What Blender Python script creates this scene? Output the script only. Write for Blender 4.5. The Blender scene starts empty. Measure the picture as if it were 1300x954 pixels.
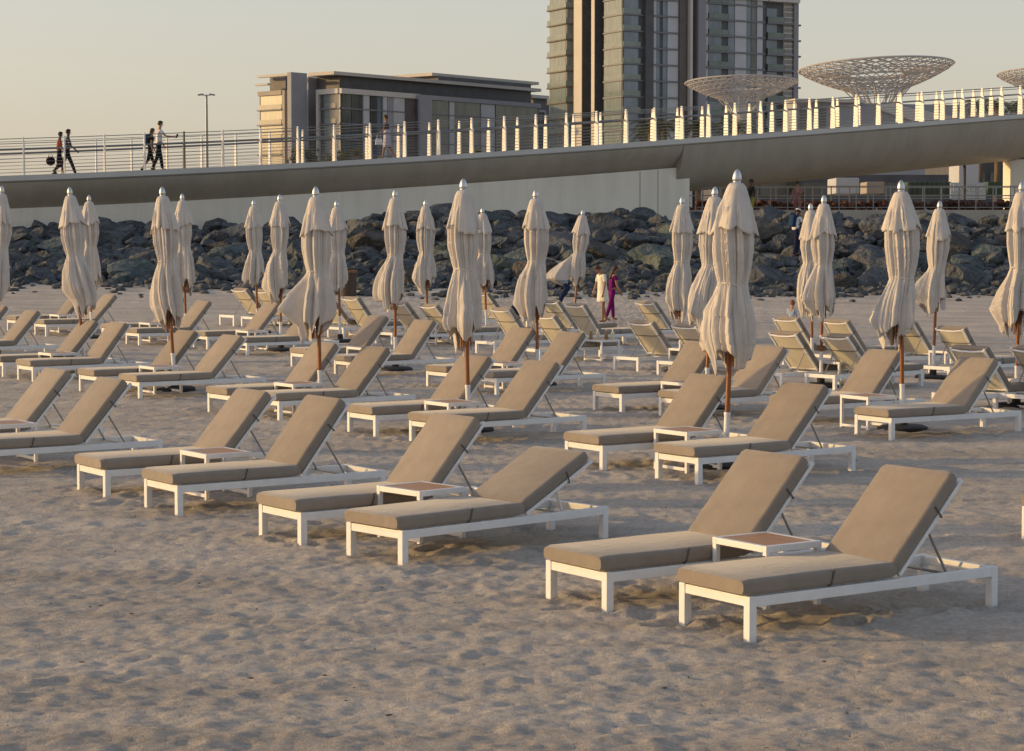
import bpy, bmesh, math, random
import numpy as np
from mathutils import Vector, Matrix, noise as mnoise
R = math.radians
SC = bpy.context.scene
COL = SC.collection
random.seed(7)

# ------------------------------------------------------------------ camera constants
F, HC, YH, CX, CY = 2650.0, 2.2, 304.0, 650.0, 432.0
PITCH = math.atan((CY - YH) / F)

def ray(px, py):
    a = (px - CX) / F; b = (CY - py) / F
    return Vector((a, math.cos(PITCH) + b * math.sin(PITCH), -math.sin(PITCH) + b * math.cos(PITCH)))

def at_depth(px, py, Y):
    d = ray(px, py); t = Y / d.y
    return Vector((d.x * t, Y, HC + d.z * t))

def sstep(a, b, x):
    t = np.clip((x - a) / (b - a), 0, 1)
    return t * t * (3 - 2 * t)

def H(x, y):
    """large shape of the beach: flat, then rising to the rock slope"""
    x = np.asarray(x, float); y = np.asarray(y, float)
    h = 0.80 * np.clip((y - 34) / 29.0, 0, 1) ** 2
    h = h - 0.010 * np.clip(x, -14, 14) * sstep(24, 36, y)
    h = h + (1.95 - 0.50 * sstep(1, 13, -x)) * sstep(62.5, 76.0, y) + 0.35 * sstep(76, 90, y)
    return h

def Hs(x, y): return float(H(x, y))

def ground(px, py, z=0.0):
    """point at height z above the beach seen at a photo pixel"""
    d = ray(px, py)
    t = 5.0
    for i in range(4000):
        p = d * t
        if HC + p.z <= Hs(p.x, p.y) + z: break
        t += 0.03
    return Vector((p.x, p.y, Hs(p.x, p.y)))

# ------------------------------------------------------------------ materials
MATS = {}
def mat(name, col, rough=0.7, noise=0.0, nscale=5.0, col2=None, bump=0.0, bscale=None, metal=0.0,
        trans=0.0, spec=0.5, coord='Object', detail=5.0, stretch=None, bdist=0.02):
    m = bpy.data.materials.new(name); m.use_nodes = True
    nt = m.node_tree; N = nt.nodes; L = nt.links
    b = N['Principled BSDF']; out = N['Material Output']
    b.inputs['Roughness'].default_value = rough
    b.inputs['Metallic'].default_value = metal
    b.inputs['Specular IOR Level'].default_value = spec
    b.inputs['Base Color'].default_value = (*col, 1)
    tc = N.new('ShaderNodeTexCoord'); vec = tc.outputs[coord]
    if stretch:
        mp = N.new('ShaderNodeMapping'); mp.inputs['Scale'].default_value = stretch
        L.new(vec, mp.inputs['Vector']); vec = mp.outputs['Vector']
    if noise > 0 or col2:
        t = N.new('ShaderNodeTexNoise'); t.inputs['Scale'].default_value = nscale; t.inputs['Detail'].default_value = detail
        t.inputs['Roughness'].default_value = 0.6
        L.new(vec, t.inputs['Vector'])
        r = N.new('ShaderNodeValToRGB'); r.color_ramp.elements[0].position = 0.32; r.color_ramp.elements[1].position = 0.68
        c2 = col2 if col2 else tuple(min(1, c * (1 + noise)) for c in col)
        c1 = col if col2 else tuple(c * (1 - noise) for c in col)
        r.color_ramp.elements[0].color = (*c1, 1); r.color_ramp.elements[1].color = (*c2, 1)
        L.new(t.outputs['Fac'], r.inputs['Fac']); L.new(r.outputs['Color'], b.inputs['Base Color'])
        csock = r.outputs['Color']
    else: csock = None
    if bump > 0:
        t2 = N.new('ShaderNodeTexNoise'); t2.inputs['Scale'].default_value = bscale or nscale; t2.inputs['Detail'].default_value = 6
        L.new(vec, t2.inputs['Vector'])
        bp = N.new('ShaderNodeBump'); bp.inputs['Strength'].default_value = bump; bp.inputs['Distance'].default_value = bdist
        L.new(t2.outputs['Fac'], bp.inputs['Height']); L.new(bp.outputs['Normal'], b.inputs['Normal'])
    if trans > 0:
        tr = N.new('ShaderNodeBsdfTranslucent'); tr.inputs['Color'].default_value = (*(col2 or col), 1)
        if csock: L.new(csock, tr.inputs['Color'])
        mx = N.new('ShaderNodeMixShader'); mx.inputs['Fac'].default_value = trans
        L.new(b.outputs['BSDF'], mx.inputs[1]); L.new(tr.outputs['BSDF'], mx.inputs[2]); L.new(mx.outputs['Shader'], out.inputs['Surface'])
    MATS[name] = m
    return m

M = {}
M['white'] = mat('white_powder_coat', (0.76, 0.765, 0.76), 0.45, noise=0.05, nscale=9, bump=0.05, bscale=60)
M['cushion'] = mat('taupe_cushion_fabric', (0.285, 0.245, 0.202), 0.95, noise=0.08, nscale=7, bump=0.25, bscale=260, spec=0.15, bdist=0.004)
M['strap'] = mat('dark_elastic_strap', (0.10, 0.09, 0.08), 0.8)
M['sling'] = mat('cream_sling_mesh', (0.74, 0.69, 0.57), 0.85, noise=0.05, nscale=14, trans=0.25, spec=0.2)
M['steel'] = mat('grey_steel', (0.30, 0.30, 0.30), 0.35, metal=0.9)
M['wood_top'] = mat('orange_teak_slats', (0.46, 0.26, 0.14), 0.55, noise=0.2, nscale=6, stretch=(1, 14, 1))
M['canvas'] = mat('pale_canvas', (0.72, 0.675, 0.625), 0.9, noise=0.06, nscale=5, trans=0.22, bump=0.15, bscale=40, spec=0.1, bdist=0.01)
def wrinkles(m):
    nt = m.node_tree; N = nt.nodes; L = nt.links
    bp0 = next(n for n in N if n.type == 'BUMP'); oi = N.new('ShaderNodeObjectInfo')
    tc = N.new('ShaderNodeTexCoord'); ad = N.new('ShaderNodeVectorMath'); ad.operation = 'MULTIPLY_ADD'
    L.new(oi.outputs['Random'], ad.inputs[0]); ad.inputs[1].default_value = (37, 11, 5); L.new(tc.outputs['Object'], ad.inputs[2])
    t = N.new('ShaderNodeTexNoise'); t.inputs['Scale'].default_value = 5.5; t.inputs['Detail'].default_value = 3; t.inputs['Distortion'].default_value = 1.6; L.new(ad.outputs['Vector'], t.inputs['Vector'])
    b2 = N.new('ShaderNodeBump'); b2.inputs['Strength'].default_value = .22; b2.inputs['Distance'].default_value = .02; L.new(t.outputs['Fac'], b2.inputs['Height'])
    L.new(bp0.outputs['Normal'], b2.inputs['Normal']); L.new(b2.outputs['Normal'], N['Principled BSDF'].inputs['Normal'])
    # each cushion faded a little differently
    hs = N.new('ShaderNodeHueSaturation'); mr = N.new('ShaderNodeMapRange'); mr.inputs['To Min'].default_value = .88; mr.inputs['To Max'].default_value = 1.10
    L.new(oi.outputs['Random'], mr.inputs['Value']); L.new(mr.outputs['Result'], hs.inputs['Value'])
    src = N['Principled BSDF'].inputs['Base Color'].links[0].from_socket
    L.new(src, hs.inputs['Color']); L.new(hs.outputs['Color'], N['Principled BSDF'].inputs['Base Color'])
wrinkles(M['cushion'])
def creases(m):
    nt = m.node_tree; N = nt.nodes; L = nt.links
    bp0 = next(n for n in N if n.type == 'BUMP')
    tc = N.new('ShaderNodeTexCoord'); mp = N.new('ShaderNodeMapping'); mp.inputs['Scale'].default_value = (16, 16, 1.6); L.new(tc.outputs['Object'], mp.inputs['Vector'])
    t = N.new('ShaderNodeTexNoise'); t.inputs['Scale'].default_value = 1.0; t.inputs['Detail'].default_value = 4; t.inputs['Distortion'].default_value = .6; L.new(mp.outputs['Vector'], t.inputs['Vector'])
    b2 = N.new('ShaderNodeBump'); b2.inputs['Strength'].default_value = .55; b2.inputs['Distance'].default_value = .03; L.new(t.outputs['Fac'], b2.inputs['Height'])
    L.new(bp0.outputs['Normal'], b2.inputs['Normal']); L.new(b2.outputs['Normal'], N['Principled BSDF'].inputs['Normal'])
creases(M['canvas'])
M['pole'] = mat('varnished_pole_wood', (0.25, 0.085, 0.024), 0.35, noise=0.25, nscale=9, stretch=(6, 6, 0.6))
M['rib'] = mat('parasol_rib_wood', (0.22, 0.085, 0.03), 0.5, noise=0.2, nscale=9)
M['silver'] = mat('brushed_aluminium', (0.60, 0.61, 0.62), 0.42, metal=0.9)
M['rubber'] = mat('black_base_rubber', (0.018, 0.02, 0.024), 0.7)
M['concrete'] = mat('abutment_concrete', (0.74, 0.69, 0.59), 0.85, noise=0.06, nscale=0.5, bump=0.1, bscale=3, detail=8)
M['girder'] = mat('girder_painted_steel', (0.36, 0.325, 0.265), 0.5, noise=0.05, nscale=0.35, detail=6, spec=0.3)
M['fascia'] = mat('deck_edge_metal', (0.55, 0.54, 0.51), 0.55, noise=0.06, nscale=0.5)
def streaks(m, k=.30):
    nt = m.node_tree; N = nt.nodes; L = nt.links; pb = N['Principled BSDF']
    tc = N.new('ShaderNodeTexCoord'); mp = N.new('ShaderNodeMapping'); mp.inputs['Scale'].default_value = (1.3, 1.3, .12); L.new(tc.outputs['Object'], mp.inputs['Vector'])
    t = N.new('ShaderNodeTexNoise'); t.inputs['Scale'].default_value = 1.0; t.inputs['Detail'].default_value = 7; t.inputs['Roughness'].default_value = .7; L.new(mp.outputs['Vector'], t.inputs['Vector'])
    r = N.new('ShaderNodeValToRGB'); e = r.color_ramp.elements; e[0].position = .30; e[1].position = .58; e[0].color = (1 - k, 1 - k, 1 - k * 1.1, 1); e[1].color = (1.04, 1.04, 1.04, 1)
    L.new(t.outputs['Fac'], r.inputs['Fac']); mx = N.new('ShaderNodeMix'); mx.data_type = 'RGBA'; mx.blend_type = 'MULTIPLY'; mx.inputs['Factor'].default_value = 1.0
    L.new(pb.inputs['Base Color'].links[0].from_socket, mx.inputs['A']); L.new(r.outputs['Color'], mx.inputs['B']); L.new(mx.outputs['Result'], pb.inputs['Base Color'])
streaks(M['concrete'], .10); streaks(M['girder'], .13)
M['deck'] = mat('deck_planks', (0.14, 0.12, 0.10), 0.8, noise=0.2, nscale=2)
M['fin'] = mat('white_fin_paint', (0.82, 0.80, 0.75), 0.4, noise=0.03, nscale=3)
M['fin_dark'] = mat('dark_fin_paint', (0.09, 0.085, 0.08), 0.5)
M['rail'] = mat('rail_metal', (0.25, 0.25, 0.25), 0.4, metal=0.6)
M['cable'] = mat('cable_metal', (0.32, 0.31, 0.29), 0.45, metal=0.5)

def sheen(m, w, r=.5):
    b = m.node_tree.nodes['Principled BSDF']; b.inputs['Sheen Weight'].default_value = w; b.inputs['Sheen Roughness'].default_value = r
sheen(M['cushion'], .35, .45)
def rock_mat(name, a, b):
    m = mat(name, a, 0.92, spec=.15, nscale=2.6, col2=b, bump=1.0, bscale=4.5, detail=10, bdist=0.30)
    return m
M['rock'] = rock_mat('blue_grey_rock', (0.060, 0.069, 0.077), (0.165, 0.175, 0.182))
M['rock_teal'] = rock_mat('green_grey_rock', (0.075, 0.10, 0.10), (0.165, 0.195, 0.19))
M['rock_brown'] = rock_mat('brown_grey_rock', (0.068, 0.064, 0.059), (0.14, 0.13, 0.117))

def sand_mat():
    m = bpy.data.materials.new('beach_sand'); m.use_nodes = True
    nt = m.node_tree; N = nt.nodes; L = nt.links; b = N['Principled BSDF']
    b.inputs['Roughness'].default_value = 0.95; b.inputs['Specular IOR Level'].default_value = 0.15
    tc = N.new('ShaderNodeTexCoord')
    def nz(s, d, r=0.6):
        t = N.new('ShaderNodeTexNoise'); t.inputs['Scale'].default_value = s; t.inputs['Detail'].default_value = d; t.inputs['Roughness'].default_value = r
        L.new(tc.outputs['Object'], t.inputs['Vector']); return t
    a = nz(0.35, 6); f = nz(26, 6, 0.75); g = nz(130, 2)
    mp = N.new('ShaderNodeMapping'); mp.inputs['Scale'].default_value = (0.35, 1.9, 1); mp.inputs['Rotation'].default_value = (0, 0, .25); L.new(tc.outputs['Object'], mp.inputs['Vector'])
    trk = N.new('ShaderNodeTexNoise'); trk.inputs['Scale'].default_value = 1.0; trk.inputs['Detail'].default_value = 5; trk.inputs['Roughness'].default_value = .65; L.new(mp.outputs['Vector'], trk.inputs['Vector'])
    r1 = N.new('ShaderNodeValToRGB'); e = r1.color_ramp.elements
    e[0].position = 0.3; e[1].position = 0.7; e[0].color = (0.55, 0.50, 0.435, 1); e[1].color = (0.65, 0.60, 0.53, 1)
    L.new(a.outputs['Fac'], r1.inputs['Fac'])
    r2 = N.new('ShaderNodeValToRGB'); e = r2.color_ramp.elements
    e[0].position = 0.28; e[1].position = 0.6; e[0].color = (0.55, 0.53, 0.50, 1); e[1].color = (1.05, 1.04, 1.03, 1)
    L.new(f.outputs['Fac'], r2.inputs['Fac'])
    mx = N.new('ShaderNodeMix'); mx.data_type = 'RGBA'; mx.blend_type = 'MULTIPLY'; mx.inputs['Factor'].default_value = 0.8
    L.new(r1.outputs['Color'], mx.inputs['A']); L.new(r2.outputs['Color'], mx.inputs['B']); r3 = N.new('ShaderNodeValToRGB'); e = r3.color_ramp.elements
    e[0].position = 0.36; e[1].position = 0.60; e[0].color = (0.80, 0.79, 0.78, 1); e[1].color = (1.05, 1.05, 1.05, 1)
    L.new(trk.outputs['Fac'], r3.inputs['Fac'])
    mx2 = N.new('ShaderNodeMix'); mx2.data_type = 'RGBA'; mx2.blend_type = 'MULTIPLY'; mx2.inputs['Factor'].default_value = 1.0
    L.new(mx.outputs['Result'], mx2.inputs['A']); L.new(r3.outputs['Color'], mx2.inputs['B']); L.new(mx2.outputs['Result'], b.inputs['Base Color'])
    h = nz(12, 9, 0.72)
    add = N.new('ShaderNodeMath'); add.operation = 'MULTIPLY_ADD'; add.inputs[1].default_value = 0.35
    L.new(g.outputs['Fac'], add.inputs[0]); L.new(h.outputs['Fac'], add.inputs[2])
    bp = N.new('ShaderNodeBump'); bp.inputs['Strength'].default_value = 1.0; bp.inputs['Distance'].default_value = 0.035
    L.new(add.outputs['Value'], bp.inputs['Height']); L.new(bp.outputs['Normal'], b.inputs['Normal'])
    return m
M['sand'] = sand_mat()

# ------------------------------------------------------------------ mesh builder
class MB:
    def __init__(s): s.v = []; s.f = []
    def raw(s, vs, fs):
        o = len(s.v); s.v += [tuple(v) for v in vs]; s.f += [tuple(i + o for i in f) for f in fs]; return s
    def box(s, c, size, rot=None, taper=1.0):
        x, y, z = [k / 2 for k in size]
        vs = []
        for dz, k in ((-z, 1.0), (z, taper)):
            for dx, dy in ((-x, -y), (x, -y), (x, y), (-x, y)): vs.append(Vector((dx * k, dy * k, dz)))
        if rot is not None: vs = [rot @ v for v in vs]
        c = Vector(c)
        return s.raw([v + c for v in vs], [(3, 2, 1, 0), (4, 5, 6, 7), (0, 1, 5, 4), (1, 2, 6, 5), (2, 3, 7, 6), (3, 0, 4, 7)])
    def quadbox(s, p, u, v, w):
        """box from corner p with edge vectors u v w"""
        p, u, v, w = map(Vector, (p, u, v, w))
        vs = [p, p + u, p + u + v, p + v]; vs += [q + w for q in vs]
        return s.raw(vs, [(3, 2, 1, 0), (4, 5, 6, 7), (0, 1, 5, 4), (1, 2, 6, 5), (2, 3, 7, 6), (3, 0, 4, 7)])
    def tube(s, pts, r, n=8, cap=True):
        pts = [Vector(p) for p in pts]
        rs = r if isinstance(r, (list, tuple)) else [r] * len(pts)
        o = len(s.v); up = Vector((0, 0, 1))
        for i, p in enumerate(pts):
            d = (pts[min(i + 1, len(pts) - 1)] - pts[max(i - 1, 0)]).normalized()
            a = up.cross(d)
            if a.length < 1e-3: a = Vector((1, 0, 0)).cross(d)
            a.normalize(); b = d.cross(a)
            for k in range(n):
                t = 2 * math.pi * k / n
                s.v.append(tuple(p + (a * math.cos(t) + b * math.sin(t)) * rs[i]))
        for i in range(len(pts) - 1):
            for k in range(n):
                k2 = (k + 1) % n
                s.f.append((o + i * n + k, o + i * n + k2, o + (i + 1) * n + k2, o + (i + 1) * n + k))
        if cap:
            s.f.append(tuple(o + k for k in reversed(range(n))))
            e = o + (len(pts) - 1) * n
            s.f.append(tuple(e + k for k in range(n)))
        return s
    def loft(s, rings, cap=True):
        n = len(rings[0]); o = len(s.v)
        for r in rings: s.v += [tuple(p) for p in r]
        for i in range(len(rings) - 1):
            for k in range(n):
                k2 = (k + 1) % n
                s.f.append((o + i * n + k, o + i * n + k2, o + (i + 1) * n + k2, o + (i + 1) * n + k))
        if cap:
            s.f.append(tuple(o + k for k in reversed(range(n))))
            e = o + (len(rings) - 1) * n
            s.f.append(tuple(e + k for k in range(n)))
        return s
    def lathe(s, prof, n=16, c=(0, 0, 0)):
        return s.loft([[(c[0] + r * math.cos(2 * math.pi * k / n), c[1] + r * math.sin(2 * math.pi * k / n), c[2] + z) for k in range(n)] for r, z in prof])
    def ell(s, c, r, n=10, m=7, rot=None):
        prof = []
        for i in range(m + 1):
            t = math.pi * i / m
            prof.append((max(1e-4, math.sin(t)), -math.cos(t)))
        rings = []
        for pr, z in prof:
            ring = []
            for k in range(n):
                a = 2 * math.pi * k / n
                v = Vector((r[0] * pr * math.cos(a), r[1] * pr * math.sin(a), r[2] * z))
                if rot is not None: v = rot @ v
                ring.append(v + Vector(c))
            rings.append(ring)
        return s.loft(rings)
    def mesh(s, name, m, smooth=False, bevel=0.0, seg=2, angle=None):
        me = bpy.data.meshes.new(name)
        me.from_pydata(s.v, [], s.f)
        if bevel > 0:
            bm = bmesh.new(); bm.from_mesh(me)
            es = [e for e in bm.edges if len(e.link_faces) == 2 and e.calc_face_angle(0) > 0.6]
            bmesh.ops.bevel(bm, geom=es, offset=bevel, segments=seg, profile=0.6, affect='EDGES')
            bm.to_mesh(me); bm.free()
        if m: me.materials.append(m)
        if smooth:
            me.polygons.foreach_set('use_smooth', [True] * len(me.polygons))
            if angle: me.set_sharp_from_angle(angle=R(angle))
        me.update()
        return me
    def build(s, name, m, parent=None, smooth=False, bevel=0.0, seg=2, angle=None):
        o = bpy.data.objects.new(name, s.mesh(name, m, smooth, bevel, seg, angle)); COL.objects.link(o)
        if parent: o.parent = parent
        return o

def tag(o, label=None, cat=None, group=None, kind=None):
    if label: o['label'] = label
    if cat: o['category'] = cat
    if group: o['group'] = group
    if kind: o['kind'] = kind
    return o

def empty(name, loc=(0, 0, 0), rz=0.0):
    o = bpy.data.objects.new(name, None); COL.objects.link(o)
    o.location = loc; o.rotation_euler = (0, 0, rz); o.empty_display_size = 0.2
    return o

KIDS = {}
def copy_tree(o, parent=None):
    c = o.copy(); COL.objects.link(c); c.parent = parent
    for ch in [x for x in ALLCH(o)]: copy_tree(ch, c)
    return c
def ALLCH(o): return list(o.children)

# ------------------------------------------------------------------ sand sheet
def vnoise(x, y, seed):
    """smooth value noise on arrays"""
    xi = np.floor(x).astype(np.int64); yi = np.floor(y).astype(np.int64)
    fx = x - xi; fy = y - yi
    fx = fx * fx * (3 - 2 * fx); fy = fy * fy * (3 - 2 * fy)
    def h(a, b):
        n = (a * 374761393 + b * 668265263 + seed * 1274126177) & 0x7fffffff
        n = ((n ^ (n >> 13)) * 1274126177) & 0x7fffffff
        return ((n ^ (n >> 16)) & 0xffff) / 65535.0
    return (h(xi, yi) * (1 - fx) + h(xi + 1, yi) * fx) * (1 - fy) + (h(xi, yi + 1) * (1 - fx) + h(xi + 1, yi + 1) * fx) * fy

def axis_y():
    ys = [-60, -30, -12, -4, 0, 3, 5, 6.2]
    y = 7.0; 
    while y < 76:
        ys.append(y); y += max(0.028, 0.0022 * y ** 1.12)
    ys += [78, 81, 85, 90, 97, 110, 130, 170, 240, 400, 700, 1300, 2500]
    return np.array(ys)
def axis_x():
    xs = [0.0]; x = 0.0
    while x < 22:
        x += 0.03 if x < 2.2 else 0.03 + (x - 2.2) * 0.0105
        xs.append(x)
    xs += [26, 32, 40, 60, 100, 180, 350, 700, 1500, 2500]
    xs = np.array(xs)
    return np.concatenate([-xs[:0:-1], xs])
XS, YS = axis_x(), axis_y()
def sand_build(extra_dips):
    X, Y = np.meshgrid(XS, YS)
    Z = H(X, Y)
    fade = (1 - sstep(60, 70, Y)) * (1 - sstep(14, 22, np.abs(X))) * sstep(3, 7, Y)
    micro = 0.014 * (vnoise(X * 0.8, Y * 0.8, 3) - .5) + 0.009 * (vnoise(X * 2.3 + 9, Y * 2.3, 5) - .5) \
        + 0.013 * (vnoise(X * 5.1, Y * 5.1, 8) - .5) + 0.019 * (vnoise(X * 11.3, Y * 12.3, 12) - .5) + 0.015 * (vnoise(X * 21, Y * 25, 21) - .5) + 0.008 * (vnoise(X * 41, Y * 47, 33) - .5)
    D = np.zeros_like(Z)
    rng = np.random.default_rng(4)
    spots = []
    for i in range(3800):
        y = 7.5 + 46 * rng.random() ** 1.25
        x = (rng.random() - .5) * 2 * (0.27 * y + 1.0)
        spots.append((x, y, 0.006 + 0.018 * rng.random() ** 2, rng.random() * math.pi, 0.045 + 0.04 * rng.random()))
    # walked lines
    for k in range(26):
        y = 8 + 32 * rng.random(); x = (rng.random() - .5) * .5 * y; a = rng.random() * 6.28
        for j in range(22):
            a += (rng.random() - .5) * .3
            x += .36 * math.cos(a); y += .36 * math.sin(a); sgn = 1 if j % 2 else -1
            spots.append((x - sgn * .11 * math.sin(a), y + sgn * 0.11 * math.cos(a), 0.028, a, 0.065))
    spots = [(x, y, d * .24, a, r) for (x, y, d, a, r) in spots] + extra_dips
    for (x, y, dep, a, r) in spots:
        L = r * 4.2
        i0, i1 = np.searchsorted(XS, (x - L, x + L)); j0, j1 = np.searchsorted(YS, (y - L, y + L))
        if i1 - i0 < 2 or j1 - j0 < 2: continue
        dx = X[j0:j1, i0:i1] - x; dy = Y[j0:j1, i0:i1] - y
        u = (dx * math.cos(a) + dy * math.sin(a)) / (r * 1.8); v = (-dx * math.sin(a) + dy * math.cos(a)) / r
        q = u * u + v * v
        D[j0:j1, i0:i1] += dep * (-np.exp(-q * 1.1) + 0.55 * np.exp(-((np.sqrt(q) - 1.55) ** 2) * 5))
    D = np.clip(D, -0.04, 0.024)
    Z = Z + (micro * 1.0 + D * .90) * fade
    nx, ny = len(XS), len(YS)
    me = bpy.data.meshes.new('sand')
    co = np.stack([X, Y, Z], -1).reshape(-1, 3).astype(np.float32)
    idx = np.arange(nx * ny).reshape(ny, nx)
    q = np.stack([idx[:-1, :-1], idx[:-1, 1:], idx[1:, 1:], idx[1:, :-1]], -1).reshape(-1, 4)
    me.vertices.add(len(co)); me.vertices.foreach_set('co', co.ravel())
    me.loops.add(q.size); me.loops.foreach_set('vertex_index', q.ravel().astype(np.int32))
    me.polygons.add(len(q)); me.polygons.foreach_set('loop_start', (np.arange(len(q)) * 4).astype(np.int32))
    me.polygons.foreach_set('use_smooth', np.ones(len(q), bool))
    me.materials.append(M['sand']); me.update(calc_edges=True); me.validate()
    o = bpy.data.objects.new('sand', me); COL.objects.link(o)
    tag(o, 'trodden pale beach sand covering the whole foreground', None, None, 'structure')
    return o

# ------------------------------------------------------------------ sun lounger
LL, LW = 1.95, 0.62          # leg to leg outside
RT = 0.238                   # rail top
HX, HZ, BL = 1.13, 0.262, 0.71
def rrect(hw, hh, r, n=4):
    pts = []
    for cx, cy, a0 in ((hw - r, hh - r, 0), (-hw + r, hh - r, 90), (-hw + r, -hh + r, 180), (hw - r, -hh + r, 270)):
        for k in range(n + 1):
            a = R(a0 + 90 * k / n); pts.append((cx + r * math.cos(a), cy + r * math.sin(a)))
    return pts
def cushion(x0, x1, z0, th, hw, rng, puff=0.008):
    """padded cushion along x"""
    rings = []; n = 26; L = x1 - x0
    ph = rng.random() * 6
    for i in range(n + 1):
        t = i / n; x = x0 + L * t
        e = min(t, 1 - t) * L
        k = 1.0 if e > 0.03 else 0.80 + 0.20 * math.sqrt(max(0, 1 - ((0.03 - e) / 0.03) ** 2))
        kw = 1.0 if e > 0.03 else 0.965 + 0.035 * math.sqrt(max(0, 1 - ((0.03 - e) / 0.03) ** 2))
        ring = []
        for (a, b) in rrect(hw * kw, th / 2 * k, 0.028, 4):
            if b > 0:
                b += puff * (1 - (a / hw) ** 2) + 0.0035 * math.sin(7 * t + ph + 3 * a) * (1 - (a / hw) ** 4)
            ring.append((x, a, z0 + th / 2 + b))
        rings.append(ring)
    return MB().loft(rings)

LOUNGER = {}
def make_lounger(recl):
    rng = random.Random(int(recl))
    root = empty('sun_lounger')
    f = MB(); hw = LW / 2
    for sgn in (-1, 1):
        f.box((LL / 2, sgn * (hw - 0.02), RT - 0.03), (LL - 0.03, 0.036, 0.058))
    for x in (0.025, LL - 0.025): f.box((x, 0, RT - 0.0295), (0.042, LW - 0.07, 0.054))
    for x in (0.55, 1.12): f.box((x, 0, RT - 0.035), (0.03, LW - 0.07, 0.03))
    f.build('frame', M['white'], root, bevel=0.004)
    for x in (0.025, LL - 0.025):
        for sgn in (-1, 1):
            MB().box((x, sgn * (hw - 0.025), (RT + .001 - 0.10) / 2), (0.052, 0.052, RT + .001 + 0.10)).build('leg', M['white'], root, bevel=0.004)
    sb = MB()
    for k in range(9): sb.box((0.10 + 0.115 * k, 0, RT - 0.004), (0.085, LW - 0.09, 0.01))
    sb.build('seat_slats', M['white'], root)
    mt = cushion(-0.03, HX + 0.005, RT + 0.004, 0.092, hw - 0.008, rng).build('mattress', M['cushion'], root, smooth=True, angle=60)
    st = MB()
    st.box((0.62, -(hw - 0.010), RT + 0.055), (0.012, 0.012, 0.09), Matrix.Rotation(R(14), 3, 'Y'))
    st.box((0.62, (hw - 0.010), RT + 0.055), (0.012, 0.012, 0.09), Matrix.Rotation(R(14), 3, 'Y'))
    st.box((0.60, 0, RT + 0.008), (0.012, 2 * hw - 0.012, 0.006))
    st.build('strap', M['strap'], mt)
    # backrest in its own frame, x along the rest, z out of its front
    a = R(recl)
    T = Matrix.Translation((HX + .02, 0, HZ)) @ Matrix.Rotation(-a, 4, 'Y')
    def bt(mb): mb.v = [tuple(T @ Vector(v)) for v in mb.v]; return mb
    b = MB()
    for sgn in (-1, 1): b.box((BL / 2 + .01, sgn * (hw - 0.035), -0.012), (BL + .02, 0.03, 0.024))
    b.tube([(BL - .01, -(hw - .035), -.012), (BL - .02, -.1, -.026), (BL - .02, .1, -.026), (BL - .01, hw - .035, -.012)], 0.014, 8)
    b.tube([(0.015, -(hw - .035), -.012), (0.015, hw - .035, -.012)], 0.013, 8)
    bt(b).build('backrest_frame', M['white'], root, bevel=0.0)
    s = MB(); n = 10; rings = []
    for i in range(n + 1):
        x = 0.03 + (BL - 0.04) * i / n
        top = []; bot = []
        for j in range(9):
            y = -(hw - .042) + 2 * (hw - .042) * j / 8
            z = -0.006 - 0.018 * (1 - (2 * j / 8 - 1) ** 2)
            top.append((x, y, z)); bot.append((x, y, z - 0.003))
        rings.append(top + bot[::-1])
    s.loft(rings); bt(s).build('sling', M['sling'], root, smooth=True, angle=50)
    bc = cushion(0.0, BL - .004, 0.004, 0.086, hw - 0.012, rng, 0.010); bt(bc)
    co = bc.build('backrest_cushion', M['cushion'], root, smooth=True, angle=60)
    st = MB()
    st.tube([(0.46, -(hw - .008), 0.06), (0.455, -(hw - .012), -0.028), (0.45, -.12, -0.036), (0.45, .12, -0.036), (0.455, hw - .012, -0.028), (0.46, hw - .008, 0.06)], 0.006, 6)
    bt(st).build('strap', M['strap'], co)
    pr = MB()
    for sgn in (-1, 1):
        p0 = T @ Vector((0.36, sgn * (hw - .07), -0.03)); p1 = Vector((HX + 0.46 if recl > 40 else HX + .42, sgn * (hw - .07), RT - 0.02))
        pr.tube([p0, p1], 0.0085, 6)
    pr.tube([(HX + 0.46 if recl > 40 else HX + .42, -(hw - .04), RT - 0.02), (HX + 0.46 if recl > 40 else HX + .42, hw - .04, RT - 0.02)], 0.009, 6)
    pr.build('prop', M['white'] if recl < 40 else M['cable'], root)
    return root

def put_lounger(base, yaw, recl, label, group):
    if recl not in LOUNGER:
        LOUNGER[recl] = make_lounger(recl); o = LOUNGER[recl]
    else: o = copy_tree(LOUNGER[recl])
    o.location = base; o.rotation_euler = (0, 0, yaw)
    return tag(o, label, 'sun lounger', group)

DIPS = []
def btop(recl, side):
    a = R(recl)
    return (HX + .02 + (BL + .02) * math.cos(a), side * LW / 2, HZ + (BL + .02) * math.sin(a))
def lounger_at(anchor, px, py, yawdeg, recl, label, group):
    loc = {'N': (0.0, -LW / 2, 0), 'F': (0.0, LW / 2, 0), 'HL': (LL, -LW / 2, 0), 'HR': (LL, LW / 2, 0),
           'T': btop(recl, -1), 'TL': btop(recl, -1), 'TR': btop(recl, 1), 'B': btop(recl, 1)}[anchor]
    p = ground(px, py, loc[2])
    a = R(yawdeg); c, s = math.cos(a), math.sin(a)
    bx = p.x - (loc[0] * c - loc[1] * s); by = p.y - (loc[0] * s + loc[1] * c)
    mx, my = bx + c, by + s
    o = put_lounger((bx, by, Hs(mx, my) - 0.004), a, recl, label, group)
    for lx in (0.02, LL - .02):
        for ly in (-.3, .3):
            DIPS.append((bx + lx * c - ly * s, by + lx * s + ly * c, 0.03, a, 0.06))
    for k in range(9):
        lx = random.uniform(-.2, 2.0); ly = random.uniform(-.7, .7)
        DIPS.append((bx + lx * c - ly * s, by + lx * s + ly * c, random.uniform(.02, .05), random.random() * 6, .07))
    return o

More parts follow.
